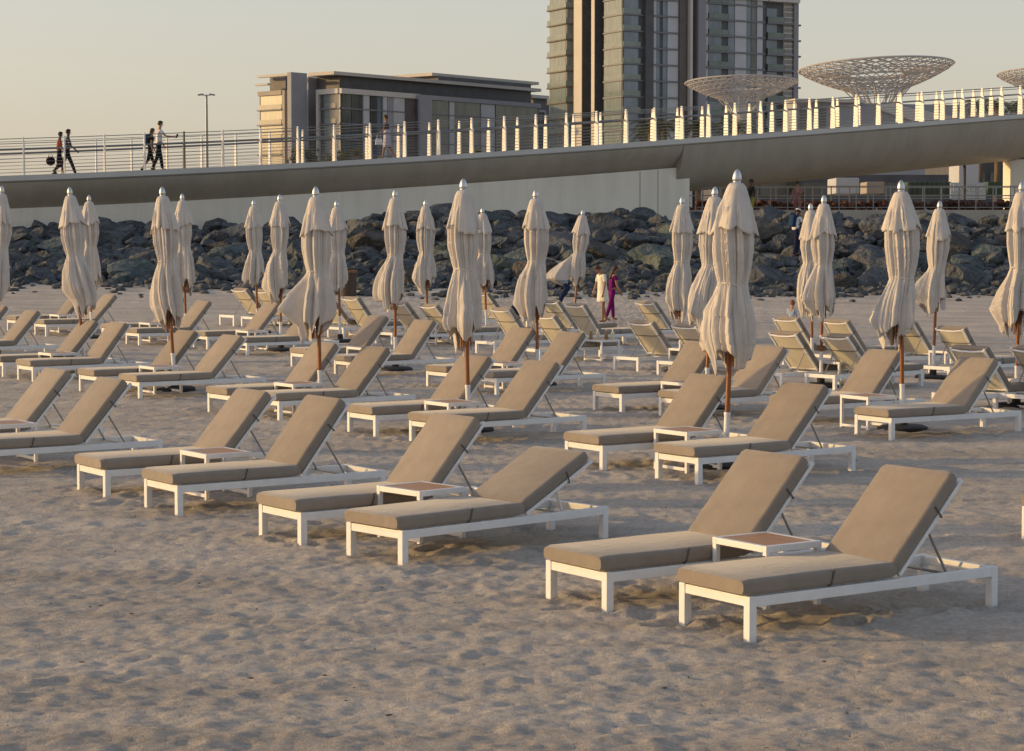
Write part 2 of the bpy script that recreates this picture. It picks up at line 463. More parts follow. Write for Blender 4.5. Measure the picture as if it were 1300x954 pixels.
# ------------------------------------------------------------------ side table
TABLE = []
def make_table():
    root = empty('side_table'); w, d, h = 0.50, 0.44, 0.385
    f = MB()
    for x in (-w / 2 + .018, w / 2 - .018): f.box((x, 0, h - .02), (.036, d, .04))
    for y in (-d / 2 + .018, d / 2 - .018): f.box((0, y, h - .0205), (w - .073, .036, .039))
    f.build('frame', M['white'], root, bevel=.003)
    for y in (-d / 2 + .015, d / 2 - .015): MB().box((0, y, .03), (w - .06, .03, .03)).build('base_bar', M['white'], root, bevel=.003)
    for x in (-1, 1):
        for y in (-1, 1): MB().box((x * (w / 2 - .018), y * (d / 2 - .018), (h - .04) / 2 - .04), (.034, .034, h - .04 + .08)).build('leg', M['white'], root, bevel=.003)
    t = MB()
    for k in range(9): t.box((-w / 2 + .036 + .0476 * (k + .5), 0, h - .008), (.045, d - .073, .012))
    t.build('table_top', M['wood_top'], root)
    return root
def put_table(x, y, yaw, label):
    if not TABLE: TABLE.append(make_table()); o = TABLE[0]
    else: o = copy_tree(TABLE[0])
    o.location = (x, y, Hs(x, y)); o.rotation_euler = (0, 0, yaw)
    return tag(o, label, 'side table', 'low white side tables between the loungers')

# ------------------------------------------------------------------ closed parasol
def prof(pts, z):
    for (z0, r0), (z1, r1) in zip(pts[:-1], pts[1:]):
        if z0 >= z >= z1:
            t = (z0 - z) / (z0 - z1)
            return r0 + (r1 - r0) * t
    return pts[-1][1] if z < pts[-1][0] else pts[0][1]
def parasol(px, py, Y, label, seed, wind=0.0, hem=None, polepx=None, flare=1.0, fat=1.0, flap=None):
    rng = random.Random(seed)
    top = at_depth(px, py, Y)
    bx = top.x if polepx is None else at_depth(polepx, 500, Y).x
    z0 = Hs(bx, Y)
    k = (top.z - z0) / 2.88
    root = empty('parasol', (bx, Y, z0))
    lean = (top.x - bx) / 2.88
    root.rotation_euler = (rng.uniform(-.006, .006), math.atan(lean), 0); root.scale = (1, 1, k)
    tag(root, label, 'parasol', 'closed beige parasols between the loungers')
    MB().lathe([(.001, -.06), (.27, -.06), (.29, -.02), (.29, .03), (.24, .05), (.06, .06), (.055, .16), (.001, .16)], 28).build('base_weight', M['rubber'], root, smooth=True, angle=35)
    MB().lathe([(.001, .08), (.029, .08), (.029, .50), (.033, .50), (.033, .53), (.001, .53)], 14).build('lower_tube', M['white'], root, smooth=True, angle=40)
    MB().tube([(0, 0, .529), (0, 0, 2.70)], .0245, 12).build('pole', M['pole'], root, smooth=True, angle=50)
    MB().lathe([(.001, 2.70), (.052, 2.70), (.052, 2.742), (.040, 2.750), (.037, 2.765), (.044, 2.772), (.045, 2.795), (.040, 2.825), (.029, 2.855), (.014, 2.875), (.001, 2.882)], 16).build('finial', M['silver'], root, smooth=True, angle=45)
    # main cloth: crisp random folds, one set above the tie and another below
    hem = hem if hem is not None else 0.95 + rng.uniform(-.05, .08)
    tie = 1.80 + rng.uniform(-.05, .06)
    def folds(k, jit, lo, hi):
        """fold line: list of (angle, radius factor), alternately out and in"""
        out = []
        for q in range(k):
            t0 = 2 * math.pi * q / k; w = 2 * math.pi / k
            out.append((t0 + rng.uniform(-jit, jit) * w * .5, rng.uniform(.5 * (1 + hi), hi)))
            out.append((t0 + w * (.5 + rng.uniform(-jit, jit) * .5), rng.uniform(lo, .5 * (1 + lo))))
        out.sort(); return out
    def ev(fl, th):
        th %= 2 * math.pi
        for i in range(len(fl)):
            a0, r0 = fl[i]; a1, r1 = fl[(i + 1) % len(fl)]
            if i == len(fl) - 1: a1 += 2 * math.pi
            if a0 <= th <= a1 or a0 <= th + 2 * math.pi <= a1:
                t = ((th if th >= a0 else th + 2 * math.pi) - a0) / max(1e-6, a1 - a0)
                t = t + .12 * math.sin(2 * math.pi * t) * -1
                return r0 + (r1 - r0) * t
        return 1.0
    fa = folds(9, .6, .80, 1.16); fa2 = folds(19, .7, .92, 1.07); f3 = folds(34, .7, .965, 1.03)
    fb = folds(6, .7, .66, 1.30); fb2 = folds(15, .7, .92, 1.08)
    fh = folds(5, .8, -.9, 1.0); fh2 = folds(11, .8, -.5, .5)
    flth = rng.uniform(2.8, 3.9); fla = rng.uniform(.4, 1.1); flz = rng.uniform(1.15, 1.38); fl2 = rng.uniform(4.6, 6.2); fla2 = rng.uniform(.0, .35)
    if flap: flth, fla, flz = flap
    tw = rng.uniform(-.25, .25); ph = [rng.random() * 6.28 for _ in range(8)]
    swing = rng.uniform(2.4, 4.2); sw = rng.uniform(.01, .035)
    P = [(2.74, .045), (2.70, .075), (2.5, .155), (2.3, .176), (2.1, .180), (tie + .2, .165), (tie + .08, .148), (tie, .135), (tie - .08, .150), (tie - .25, .172), (tie - .45, .190 * flare), (1.2, .188 * flare), (1.0, .150 * flare), (.75, .085)]
    n, m = 208, 56; rings = []
    T_ = [2 * math.pi * q / n for q in range(n)]
    FA = [ev(fa, t) * ev(fa2, t) * ev(f3, t) for t in T_]; FB = [ev(fb, t) * ev(fb2, t) * ev(f3, t) for t in T_]; FHm = [ev(fh, t) * .13 + ev(fh2, t) * .05 for t in T_]
    for i in range(m + 1):
        t = i / m; ring = []
        for q in range(n):
            th = T_[q]
            hz = hem + FHm[q] + 0.15 * max(0, math.cos(th - swing - 2.6))
            z = 2.735 + t * (hz - 2.735)
            r = prof(P, z) * .89 * fat
            below = max(0, min(1, (tie + .03 - z) / .28)); above = max(0, min(1, (2.72 - z) / .35))
            tf = math.exp(-((z - tie) / .09) ** 2)
            sh = int(round((tw * (2.3 - z) + .03 * math.sin(5 * z + ph[0])) / (2 * math.pi) * n))
            k1 = 1 + (FA[(q + sh) % n] - 1) * above * (1 - .45 * tf)
            k2 = 1 + (FB[(q + int(sh * 1.5)) % n] - 1) * (1 - .5 * tf)
            r *= k1 * (1 - below) + k2 * below
            r *= 1 + .03 * math.sin(9 * z + 3 * th + ph[1]) * below
            tri = max(0, (tie - z) / (tie - flz)) if z > flz else max(0, 1 - (flz - z) / .22)
            dth = (th - flth + math.pi) % (2 * math.pi) - math.pi; dt2 = (th - fl2 + math.pi) % (2 * math.pi) - math.pi
            r *= 1 + fla * math.exp(-(dth / (.30 if fla < 2 else .55)) ** 2) * tri + fla2 * math.exp(-(dt2 / .4) ** 2) * tri
            lowk = max(0, min(1, (tie - z) / .7))
            ox = wind * lowk ** 1.2 + sw * math.cos(swing) * math.sin(math.pi * min(1, lowk)) ; oy = sw * math.sin(swing) * math.sin(math.pi * min(1, lowk))
            ox += .006 * math.sin(4.5 * z + ph[2]) * above
            ring.append((r * math.cos(th) + ox, r * math.sin(th) + oy, z))
        rings.append(ring)
    can = MB().loft(rings, cap=False).build('canopy', M['canvas'], root, smooth=True, angle=32)
    sm = can.modifiers.new('thick', 'SOLIDIFY'); sm.thickness = 0.005; sm.offset = -1
    # vent cap skirt with pointed corners
    fv = folds(6, .75, .82, 1.16); fv2 = folds(13, .6, .96, 1.04)
    FV = [ev(fv, t) * ev(fv2, t) for t in T_]
    rings = []; vh = 2.285 + rng.uniform(-.02, .03)
    for i in range(17):
        t = i / 16; ring = []
        for q in range(n):
            th = T_[q]; c = (FV[q] - .98) / .2
            hz = vh - .036 * c + .035 * math.sin(2 * th + ph[3])
            z = 2.745 + t * (hz - 2.745)
            r = .060 + (.112 * (t ** 0.62) + .018 * t ** 3) * fat
            r *= 1 + (FV[q] - 1) * min(1, t * 1.3)
            ring.append((r * math.cos(th), r * math.sin(th), z))
        rings.append(ring)
    vc = MB().loft(rings, cap=False).build('vent_cap', M['canvas'], root, smooth=True, angle=32)
    sm = vc.modifiers.new('thick', 'SOLIDIFY'); sm.thickness = 0.005; sm.offset = -1
    bd = MB()
    bd.tube([(.122 * fat * math.cos(a), .122 * fat * math.sin(a), tie + .012 * math.sin(2 * a)) for a in [2 * math.pi * i / 20 for i in range(21)]], .011, 6)
    bd.build('tie_band', M['canvas'], root, smooth=True)
    for q in range(8):
        th = 2 * math.pi * q / 8 + .2
        low = (0.055 * math.cos(th) + wind * .5, 0.055 * math.sin(th), hem + .02 + rng.uniform(-.03, .05))
        MB().tube([(.05 * math.cos(th), .05 * math.sin(th), 2.6), (0.06 * math.cos(th), 0.06 * math.sin(th), 1.75), low], .010, 5).build('rib', M['rib'], root)
    return root

# ------------------------------------------------------------------ layout of the loungers
GF, GB = 'sun loungers facing the left foreground', 'sun loungers seen from behind'
def pair(desc, far, near, yaw=35, table=True, back=False, ts=0.80, recl=None):
    if recl is None: recl = random.choice(((49, 49), (47, 49), (50, 49), (49, 52), (49, 47)))
    """two loungers with a side table between them"""
    g = GB if back else GF
    yw = yaw if isinstance(yaw, tuple) else (yaw, yaw)
    res = []
    for who, a, y_, rc in (('left-hand', far, yw[0], recl[0]), ('right-hand', near, yw[1], recl[1])):
        if a is None: res.append(None); continue
        res.append(lounger_at(a[0], a[1], a[2], y_ + (180 if back else 0), rc, who + ' sun lounger of ' + desc, g))
    if table:
        ref = res[1] or res[0]
        a = ref.rotation_euler.z; c, s = math.cos(a), math.sin(a)
        if res[0] and res[1]:
            p0, p1 = res[0].location, res[1].location; x, y = (p0.x + p1.x) / 2, (p0.y + p1.y) / 2
        else:
            sg = (1 if ref is res[1] else -1) * (-1 if back else 1)
            x, y = ref.location.x - s * .72 * sg, ref.location.y + c * .72 * sg
        put_table(x + c * ts, y + s * ts, a + math.pi / 2, 'low white side table of ' + desc)
    return res

pair('the pair nearest the camera at lower right', ('N', 770.3, 778), ('N', 951.5, 813.6), (34.5, 34), ts=.95, recl=(47, 46))
pair('the front row pair at lower centre', ('N', 382.3, 692.7), ('N', 511, 718.8), (36, 42), recl=(49, 27), ts=.88)
pair('the front row pair with tilted shadow left of centre', ('N', 133.8, 632.5), ('N', 225.5, 654.6), (34, 35), ts=.85)
pair('the front row pair cut by the left edge', ('T', 95, 474), ('T', 167, 486), (35, 35), ts=.75)
lounger_at('F', 1297, 683, 35, 49, 'sun lounger at the right edge with only its foot corner showing', GF)
pair('the second row pair by the biggest parasol', ('N', 765, 597.7), ('N', 886.5, 615), (34, 35), ts=.72)
pair('the second row pair at the far right', ('T', 1150, 448.5), ('N', 1131.7, 558.7), (33, 31), ts=.60)
pair('the second row pair at centre with a black disc below', ('N', 476.7, 554.8), ('T', 715.5, 463.5), (35, 35), ts=.80)
pair('the second row pair left of centre', ('F', 263.5, 522.5), ('N', 354.5, 534.6), (35, 35), ts=.80)
pair('the second row pair under the third parasol from left', ('F', 100.4, 496.5), ('N', 177, 507.9), (35, 35), ts=.80)
pair('the second row pair near the left edge', ('N', 4, 480), ('F', 22, 482.6), (35, 35), ts=.78)
pair('the third row pair cut by the left edge', ('T', 13, 391), ('T', 54, 397.5), (35, 35), table=False)
pair('the third row pair behind the big parasol', ('N', 789.3, 524), ('T', 1003, 443.8), (34, 35), ts=.75)
pair('the third row pair right of centre', ('F', 541, 490.5), ('T', 747, 425.5), (35, 35), ts=.8)
pair('the third row pair at centre', ('F', 369, 465), ('F', 424, 475.8), (35, 35), ts=.85)
pair('the third row pair left of centre', ('T', 358, 388), ('N', 313.5, 452), (35, 35), ts=.7)
pair('the last row pair beyond the third parasol', ('F', 129, 431), ('N', 176.5, 439.4), (35, 35), ts=.75)
pair('the last row pair beyond the second parasol', ('F', 9, 420), ('T', 151, 376.8), (35, 35), ts=.85)

pair('the back-facing pair right of the standing couple', ('HL', 778.5, 469), ('HL', 833.5, 475.3), (40, 40), back=True, ts=1.0)
lounger_at('HL', 791, 433, 218, 49, 'back-facing sun lounger standing just behind the pair near the standing couple', GB)
pair('the back-facing pair under the windblown parasol', ('TR', 708, 384), ('TR', 741, 388), (38, 38), back=True, table=False)
lounger_at('TR', 703, 402, 218, 49, 'back-facing sun lounger half hidden by a parasol, row of bottles beyond', GB)
pair('the back-facing pair half hidden by the tall centre parasol', ('TR', 619, 374), ('TR', 647, 393.5), (38, 38), back=True, table=False)
pair('the back-facing pair between two parasols at centre', ('HR', 498, 438), ('HL', 515, 438), (38, 38), back=True, ts=1.0)
pair('the back-facing pair beside the brown bin', ('TR', 419, 379), ('HR', 436, 431), (38, 38), back=True, ts=.9)
pair('the back-facing pair furthest left', ('HL', 278.4, 412.7), ('HL', 306, 415), (40, 40), back=True, ts=.9)
pair('the back-facing pair left of the right-hand big parasol', ('TL', 975, 421.7), ('HR', 1060, 496), (38, 38), back=True, ts=1.0)
pair('the back-facing pair with the child behind', ('TL', 980.5, 403.6), ('TL', 1043, 406.7), (38, 38), back=True, ts=1.0)
pair('the back-facing pair right of the right-hand big parasol', ('TR', 1161.6, 410.7), ('TL', 1186.5, 415.4), (38, 38), back=True, ts=1.0)
pair('the back-facing pair at the right edge', ('TL', 1204, 440.5), ('HL', 1260, 521.5), (38, 38), back=True, ts=.9)

# ------------------------------------------------------------------ parasols: top pixel, distance
PAR = [
 (2, 236, 36.5, 'closed parasol cut off by the left edge of the view', -3, 0),
 (88.5, 237, 33.4, 'closed parasol near the left edge, hem swung right', 108, .10),
 (113, 248, 43.0, 'smaller closed parasol just behind the one near the left edge', 117, .02),
 (206, 237, 30.0, 'closed parasol with ragged wide hem showing brown ribs, left side', 222.5, .0),
 (231.5, 246, 42.6, 'slim closed parasol close behind the ragged wide-hemmed one', 237, .04),
 (322, 254, 45.2, 'slim far parasol with its hem pulled left, leftmost of the far four', 328, -.06),
 (355, 247, 39.8, 'closed parasol with full hem right of the slim far one', 357, -.06),
 (400.5, 237, 26.6, 'closed parasol with sharply pointed left hem, left of centre', 407, -.06),
 (427, 255, 42.6, 'small far parasol beside the brown bin', 432.5, -.02),
 (501.5, 241, 34.8, 'closed parasol with drooping left hem between centre loungers', 502, -.05),
 (540, 254, 44.0, 'small far parasol with straight hem, alone before the rocks', 543, -.02),
 (588, 227, 23.9, 'tall closed parasol at centre of the beach', 595, -.02),
 (612, 264, 46.0, 'slim far parasol half hidden behind the tall centre one', 618, .0),
 (680, 241, 31.5, 'closed parasol right of centre with a pale bundle at its hem', 682.5, -.05),
 (741, 266, 46.5, 'windblown far parasol leaning right with cloth swept left', 727, -.62),
 (866, 250, 34.8, 'closed parasol right of the standing couple, ribs showing', 863.5, -.02),
 (908, 237, 27.2, 'closed parasol partly hidden behind the biggest one', 896, -.06),
 (936, 215, 20.15, 'biggest closed parasol, nearest the camera', 921, .03),
 (1029, 258, 36.4, 'slim closed parasol behind left of a twin, beside the child', 1031, -.05),
 (1046, 248, 31.6, 'closed parasol in front of its slim twin, right of centre', 1042, .0),
 (1144, 229, 24.1, 'large closed parasol with long pointed left hem at right', 1146, -.10),
 (1193, 255, 34.0, 'closed parasol between the two large right-hand ones', 1184, -.03),
 (1297, 231, 27.5, 'closed parasol at the right edge of the view', 1290, -.06),
]
for i, (px, py, Y, lab, pole, wind) in enumerate(PAR):
    hem = {88.5: .88, 206: .86, 322: 1.05, 427: 1.0, 741: 1.15, 936: .98, 866: .88, 1193: 1.05, 540: 1.0, 231.5: .95}.get(px)
    parasol(px, py, Y, lab, 11 + i * 3, 0 if px == 741 else wind, hem, pole, fat=1.16 if px == 936 else (1.1 if px == 1144 else 1.0), flap={741: (math.pi, 2.9, 1.2), 1144: (3.35, 1.35, 1.27), 400.5: (3.3, 1.1, 1.32)}.get(px))

# ------------------------------------------------------------------ small things on the beach
def at_ground(px, py): return ground(px, py)
bt = ground(764, 431, 0.385)
tb = put_table(bt.x, bt.y, R(128), 'low white side table with a row of small bottles on it')
M['glass_amber'] = mat('amber_bottle_glass', (0.30, 0.16, 0.06), 0.2)
M['bottle_pale'] = mat('pale_bottle', (0.75, 0.66, 0.50), 0.3)
for j, dx in enumerate((-.20, -.07, .08, .20)):
    b = empty('bottle', (bt.x + dx, bt.y + (.04 if j % 2 else -.05), tb.location.z + .383))
    MB().lathe([(.001, 0), (.032, 0), (.033, .01), (.033, .11), (.025, .135), (.013, .15), (.013, .165), (.001, .165)], 12).build('body', M['glass_amber' if j in (0, 2) else 'bottle_pale'], b, smooth=True, angle=40)
    MB().lathe([(.001, .165), (.015, .165), (.015, .185), (.001, .185)], 10).build('cap', M['white'], b)
    tag(b, ['amber bottle at the left end of the row on the table', 'pale bottle second from left in the table row', 'amber bottle third from left in the table row', 'pale bottle at the right end of the row on the table'][j], 'bottle', 'bottles on the side table')
bp = ground(441, 376)
bn = empty('litter_bin', bp); tag(bn, 'dark brown round bin standing behind a small far parasol', 'bin')
M['bin'] = mat('brown_bin_slats', (0.07, 0.045, 0.03), 0.7, noise=.3, nscale=14, stretch=(1, 1, .05))
MB().lathe([(.001, 0), (.24, 0), (.27, .66), (.001, .66)], 18).build('body', M['bin'], bn, smooth=True, angle=40)
MB().lathe([(.22, .65), (.285, .65), (.285, .72), (.22, .72), (.22, .65)], 18).build('rim', M['rib'], bn)
bp = ground(659, 398, .36)
bg = empty('beach_bag', (bp.x, bp.y, bp.z + .33), .4); tag(bg, 'dark blue beach bag lying on the far lounger left of a parasol', 'bag')
M['bag'] = mat('navy_bag_cloth', (0.018, 0.03, 0.06), 0.8, noise=.3, nscale=8)
MB().ell((0, 0, .12), (.22, .13, .14), 14, 9).build('body', M['bag'], bg, smooth=True)
MB().tube([(-.13, -.02, .2), (-.07, -.02, .33), (.07, -.02, .33), (.13, -.02, .2)], .014, 6).build('handle', M['strap'], bg, smooth=True)

M['fleck'] = mat('dark_beach_flecks', (0.10, 0.075, 0.05), .9, noise=.4, nscale=3)
fk = MB(); rf_ = random.Random(77)
for k in range(260):
    y = 7.6 + 34 * rf_.random() ** 1.5; x = (rf_.random() - .5) * (.52 * y + 1); s = rf_.uniform(.003, .008)
    fk.ell((x, y, Hs(x, y) + .004), (s * rf_.uniform(1, 3.2), s, s * .6), 5, 3, Matrix.Rotation(rf_.random() * 6, 3, 'Z'))
tag(fk.build('beach_litter', M['fleck']), 'tiny dark flecks of shell and twig scattered on the sand', None, None, 'stuff')

# ------------------------------------------------------------------ rock slope
def rock_mesh(seed, flat):
    """angular quarry stone: a ball cut by many planes, with chipped faces"""
    rng = random.Random(seed)
    bm = bmesh.new(); bmesh.ops.create_icosphere(bm, subdivisions=4, radius=1.0)
    planes = []
    for k in range(11):
        d = Vector((rng.gauss(0, 1), rng.gauss(0, 1), rng.gauss(0, 1))).normalized(); planes.append((d, rng.uniform(.42, .78)))
    for k in range(14):
        d = Vector((rng.gauss(0, 1), rng.gauss(0, 1), rng.gauss(0, 1))).normalized(); planes.append((d, rng.uniform(.70, .86)))
    o = Vector((rng.random() * 50, rng.random() * 50, 0))
    for v in bm.verts:
        p = v.co.copy()
        for d, h in planes:
            q = p.dot(d)
            if q > h: p -= d * (q - h)
        nn = p.normalized()
        p += nn * (.05 * mnoise.noise(p * 2.2 + o) + .030 * mnoise.noise(p * 5 + o) + .022 * mnoise.noise(p * 11 + o))
        v.co = Vector((p.x * 1.15, p.y, p.z * flat * 1.1))
    me = bpy.data.meshes.new('boulder'); bm.to_mesh(me); bm.free()
    me.polygons.foreach_set('use_smooth', [True] * len(me.polygons)); me.set_sharp_from_angle(angle=R(20))
    return me
ROCKS = []
for k in range(12):
    for mn in ('rock', 'rock', 'rock_teal', 'rock_brown'):
        pass
base_rocks = [rock_mesh(100 + k, (.62, .75, .5, .85)[k % 4]) for k in range(12)]
RM = {}
for k, me in enumerate(base_rocks):
    for mn in ('rock', 'rock_teal', 'rock_brown'):
        c = me.copy(); c.materials.append(M[mn]); RM[(k, mn)] = c

# bridge curve
_px = np.array([0, 250, 500, 700, 880, 1080, 1300.]); _Z = np.array([74, 76.2, 79.2, 82.3, 86, 91.8, 99.])
_y = np.array([224, 213.5, 201.5, 188, 176.5, 162, 145.5])
_X = (_px - CX) * _Z / F; _zt = HC + (YH - _y) * _Z / F
CZ = np.polyfit(_X, _Z, 3); CT = np.polyfit(_X, _zt, 3)
def brY(x): return float(np.polyval(CZ, x))
def brT(x): return float(np.polyval(CT, x))

rr = random.Random(21)
XE = (885 - CX) * 86.5 / F     # right end of the abutment wall
spots = []
rows = 10
for r_ in range(rows):
    t = r_ / (rows - 1)
    x = -24.0 + rr.random()
    while x < 30:
        s = rr.choice((.40, .46, .54, .64, .76, 1.0)) * (1.0 if t > .1 else .72)
        y = 62.8 + t * 12.4 + rr.uniform(-.35, .35) + (0 if t < .95 else rr.uniform(0, 1.2))
        yw = brY(x) + .4
        if x < XE + .5 and y > yw - .6: y = yw - .6 - rr.random() * .4
        spots.append((x + s, y, s, t))
        x += s * 1.72
spots = [s for s in spots if abs(s[0]) < .2455 * s[1] + 1.4]
print('ROCKS', len(spots)); rr.shuffle(spots)
n_r = 0
for (x, y, s, t) in spots:
    u = rr.random()
    low = t < .5
    mn = 'rock_teal' if (low and u < .38) or u < .10 else ('rock_brown' if u > .91 else 'rock')
    if n_r >= 298: break
    n_r += 1
    o = bpy.data.objects.new('boulder', RM[(rr.randrange(12), mn)]); COL.objects.link(o)
    z = Hs(x, y) + s * .10 + .05 * t
    o.location = (x, y, z); o.scale = (s * rr.uniform(.95, 1.35), s * rr.uniform(.85, 1.1), s * rr.uniform(.8, 1.15))
    o.rotation_euler = (rr.uniform(-.35, .35), rr.uniform(-.35, .35), rr.random() * 6.28)
    big = s > .75
    colr = {'rock': 'blue grey', 'rock_teal': 'greenish grey', 'rock_brown': 'brownish grey'}[mn]
    rowd = 'at the foot of' if t < .25 else ('halfway up' if t < .7 else 'along the top of')
    lab = f"{'large' if big else 'small'} {colr} boulder {rowd} the rock slope below the bridge"
    tag(o, lab, 'boulder', lab.replace('boulder', 'boulders'))
# loose stones strewn along the toe
st = MB(); tet = []
for k in range(620):
    y = 62.4 - abs(rr.gauss(0, 1.9)); x = rr.uniform(-17, 17)
    s = rr.uniform(.05, .16) * (1.7 if rr.random() < .12 else 1)
    st.ell((x, y, Hs(x, y) + s * .2), (s * rr.uniform(1, 1.8), s, s * rr.uniform(.4, .7)), 6, 4, Matrix.Rotation(rr.random() * 6, 3, 'Z'))
tag(st.build('loose_stones', M['rock']), 'small loose stones strewn along the foot of the rock slope', None, None, 'stuff')
rub = MB(); low_r = []
for k in range(8):
    me = base_rocks[k]; bm = bmesh.new(); bmesh.ops.create_icosphere(bm, subdivisions=2, radius=1.0)
    rg = random.Random(900 + k); pl_ = [(Vector((rg.gauss(0, 1), rg.gauss(0, 1), rg.gauss(0, 1))).normalized(), rg.uniform(.4, .8)) for _ in range(12)]
    vs = []
    for v in bm.verts:
        q = v.co.copy()
        for d_, h_ in pl_:
            u_ = q.dot(d_)
            if u_ > h_: q -= d_ * (u_ - h_)
        vs.append(q)
    low_r.append((vs, [tuple(v.index for v in f.verts) for f in bm.faces])); bm.free()
for k in range(2200):
    t = rr.random() ** 1.3; x = rr.uniform(-18.5, 26); y = 61.6 + t * 13.5
    if x < XE + .5: y = min(y, brY(x) - .2)
    s = rr.uniform(.14, .42) if t > .12 else rr.uniform(.08, .26)
    vs, fs = low_r[rr.randrange(8)]
    m3 = Matrix.Rotation(rr.random() * 6, 3, 'Z') @ Matrix.Rotation(rr.uniform(-.6, .6), 3, 'X') @ Matrix.Diagonal((s * 1.4, s, s * .8))
    c_ = Vector((x, y, Hs(x, y) + s * .3 + (.25 if rr.random() < .3 else 0) * t))
    rub.raw([m3 @ v + c_ for v in vs], fs)
tag(rub.build('rubble', M['rock']), 'rubble filling the gaps between the boulders', None, None, 'stuff')

# ------------------------------------------------------------------ footbridge
def nrm(x):
    e = .05; d = Vector((2 * e, brY(x + e) - brY(x - e), 0)).normalized()
    return d, Vector((-d.y, d.x, 0))          # tangent, away from the camera
def bp_(x, off, dz):
    d, n = nrm(x); return Vector((x, brY(x), brT(x))) + n * off + Vector((0, 0, dz))
bridge = empty('footbridge', (0, brY(0), Hs(0, brY(0)))); tag(bridge, 'long grey footbridge rising to the right above the rocks', 'bridge')
inv = Matrix.Translation(-bridge.location)
def part(mb, name, m, parent=bridge, **k):
    if parent is bridge: mb.v = [tuple(inv @ Vector(v)) for v in mb.v]
    return mb.build(name, m, parent, **k)
BW = 4.2
x0, x1 = -32.0, 44.0
xs = [x0 + (x1 - x0) * i / 90 for i in range(91)]
def sweep(prof_fn, xs):
    mb = MB(); mb.loft([[bp_(x, o, z) for (o, z) in prof_fn(x)] for x in xs]); return mb
part(sweep(lambda x: [(0, 0), (0, -.19), (.12, -.26), (.32, -.02), (.32, 0)], xs), 'deck_edge', M['fascia'])
part(sweep(lambda x: [(BW, 0), (BW, -.24), (BW - .12, -.26), (BW - .32, -.02), (BW - .32, 0)][::-1], xs), 'deck_edge', M['fascia'])
part(sweep(lambda x: [(.322, -.06), (.322, -.25), (BW - .322, -.25), (BW - .322, -.06)], xs), 'deck', M['deck'])
xa = [x for x in xs if x < XE - .6] + [XE - .6]
xb = [XE - .58] + [x for x in xs if x > XE - .4]
part(sweep(lambda x: [(.06, -.262), (.10, -.45), (.30, -.75), (.75, -1.16), (3.4, -1.16), (BW - .06, -.262)], xa), 'girder', M['girder'], smooth=True, angle=40)
part(sweep(lambda x: [(.06, -.262), (.10, -.55), (.22, -1.05), (.50, -1.60), (.95, -2.0), (1.5, -2.22), (2.9, -2.22), (BW - .06, -.262)], xb), 'girder', M['girder'], smooth=True, angle=40)
# sloped joint end of the span girder
# abutment wall under the left part
xw = [x for x in xs if x < XE] + [XE]
wl = MB(); wl.loft([[bp_(x, .55, -1.163), Vector((bp_(x, .55, 0).x, bp_(x, .55, 0).y, 0.5)), Vector((bp_(x, 3.6, 0).x, bp_(x, 3.6, 0).y, 0.5)), bp_(x, 3.6, -1.163)] for x in xw])
wall = part(wl, 'abutment_wall', M['concrete'])
jt = MB()
for px in (822, 846):
    x = (px - CX) * 84.8 / F
    p = bp_(x, .545, -1.2); d, n = nrm(x)
    jt.quadbox((p.x, p.y, .6), d * .045, n * .004, (0, 0, p.z - .6))
j = part(jt, 'joint_strip', M['girder'])
# pillar at the right
xp = (1281 - CX) * 101 / F
pl = MB(); pl.quadbox((xp, 101, 1.5), (2.6, .25, 0), (-.05, 1.3, 0), (0, 0, bp_(xp + .5, 1.5, -2.1).z - 1.5))
part(pl, 'pillar', M['concrete'])

# railings: white fins, a handrail and thin cables
def arc_positions(step, start):
    out = []; x = x0; acc = start
    while x < x1:
        d, n = nrm(x); e = .02; dl = e / d.x; acc += dl
        if acc >= step: out.append(x); acc -= step
        x += e
    return out
FH = 1.36
def fin_mesh(flip):
    mb = MB(); th = .05
    s = -1 if flip else 1
    # profile across the deck (a) and height: tapered, notched at the handrail
    pr = [(-.155, 0), (.145, 0), (.12, .84), (.12, .90), (.08, .99), (.055, FH), (-.05, FH), (-.08, .99), (-.125, .90), (-.125, .84)]
    pr = [(a * s, h) for a, h in pr]
    mb.loft([[(-th / 2, a, h) for a, h in pr], [(th / 2, a, h) for a, h in pr]])
    return mb.mesh('post', M['fin'], bevel=.006, seg=1)
FM = [fin_mesh(False), fin_mesh(True)]
FD = FM[0].copy(); FD.materials.clear(); FD.materials.append(M['fin_dark'])
for side, off, start in ((0, .16, .93), (1, BW - .16, .83)):
    rl = empty('bridge_railing', bp_(0, off, 0))
    tag(rl, ['near railing of the footbridge with white tapered fin posts', 'far railing of the footbridge, behind the walkers'][side], 'railing')
    iv = Matrix.Translation(-rl.location)
    posts = arc_positions(1.43, start)
    for x in posts:
        px_ = CX + F * x / brY(x)
        if px_ < -40 or px_ > 1345: continue
        o = bpy.data.objects.new('post', FM[side]); COL.objects.link(o); o.parent = rl
        if side == 0 and 222 < px_ < 243: o.data = FD; o['label'] = 'dark grey post'
        d, n = nrm(x); p = bp_(x, off, -.01) - rl.location
        o.location = p; o.rotation_euler = (0, 0, math.atan2(d.y, d.x))
    def line(o_, h, r, nm, m_):
        mb = MB().tube([iv @ bp_(x, o_, h) for x in xs], r, 6); return mb.build(nm, m_, rl, smooth=True)
    inn = .10 if side == 0 else -.10
    line(off + inn * 1.0, .93, .042, 'handrail', M['rail'])
    line(off + inn * .2, 1.30, .016, 'cable', M['cable']); line(off + inn * .2, 1.20, .011, 'cable', M['cable'])
    for k in range(6): line(off + inn * .6, .10 + .125 * k, .0085, 'cable', M['cable'])

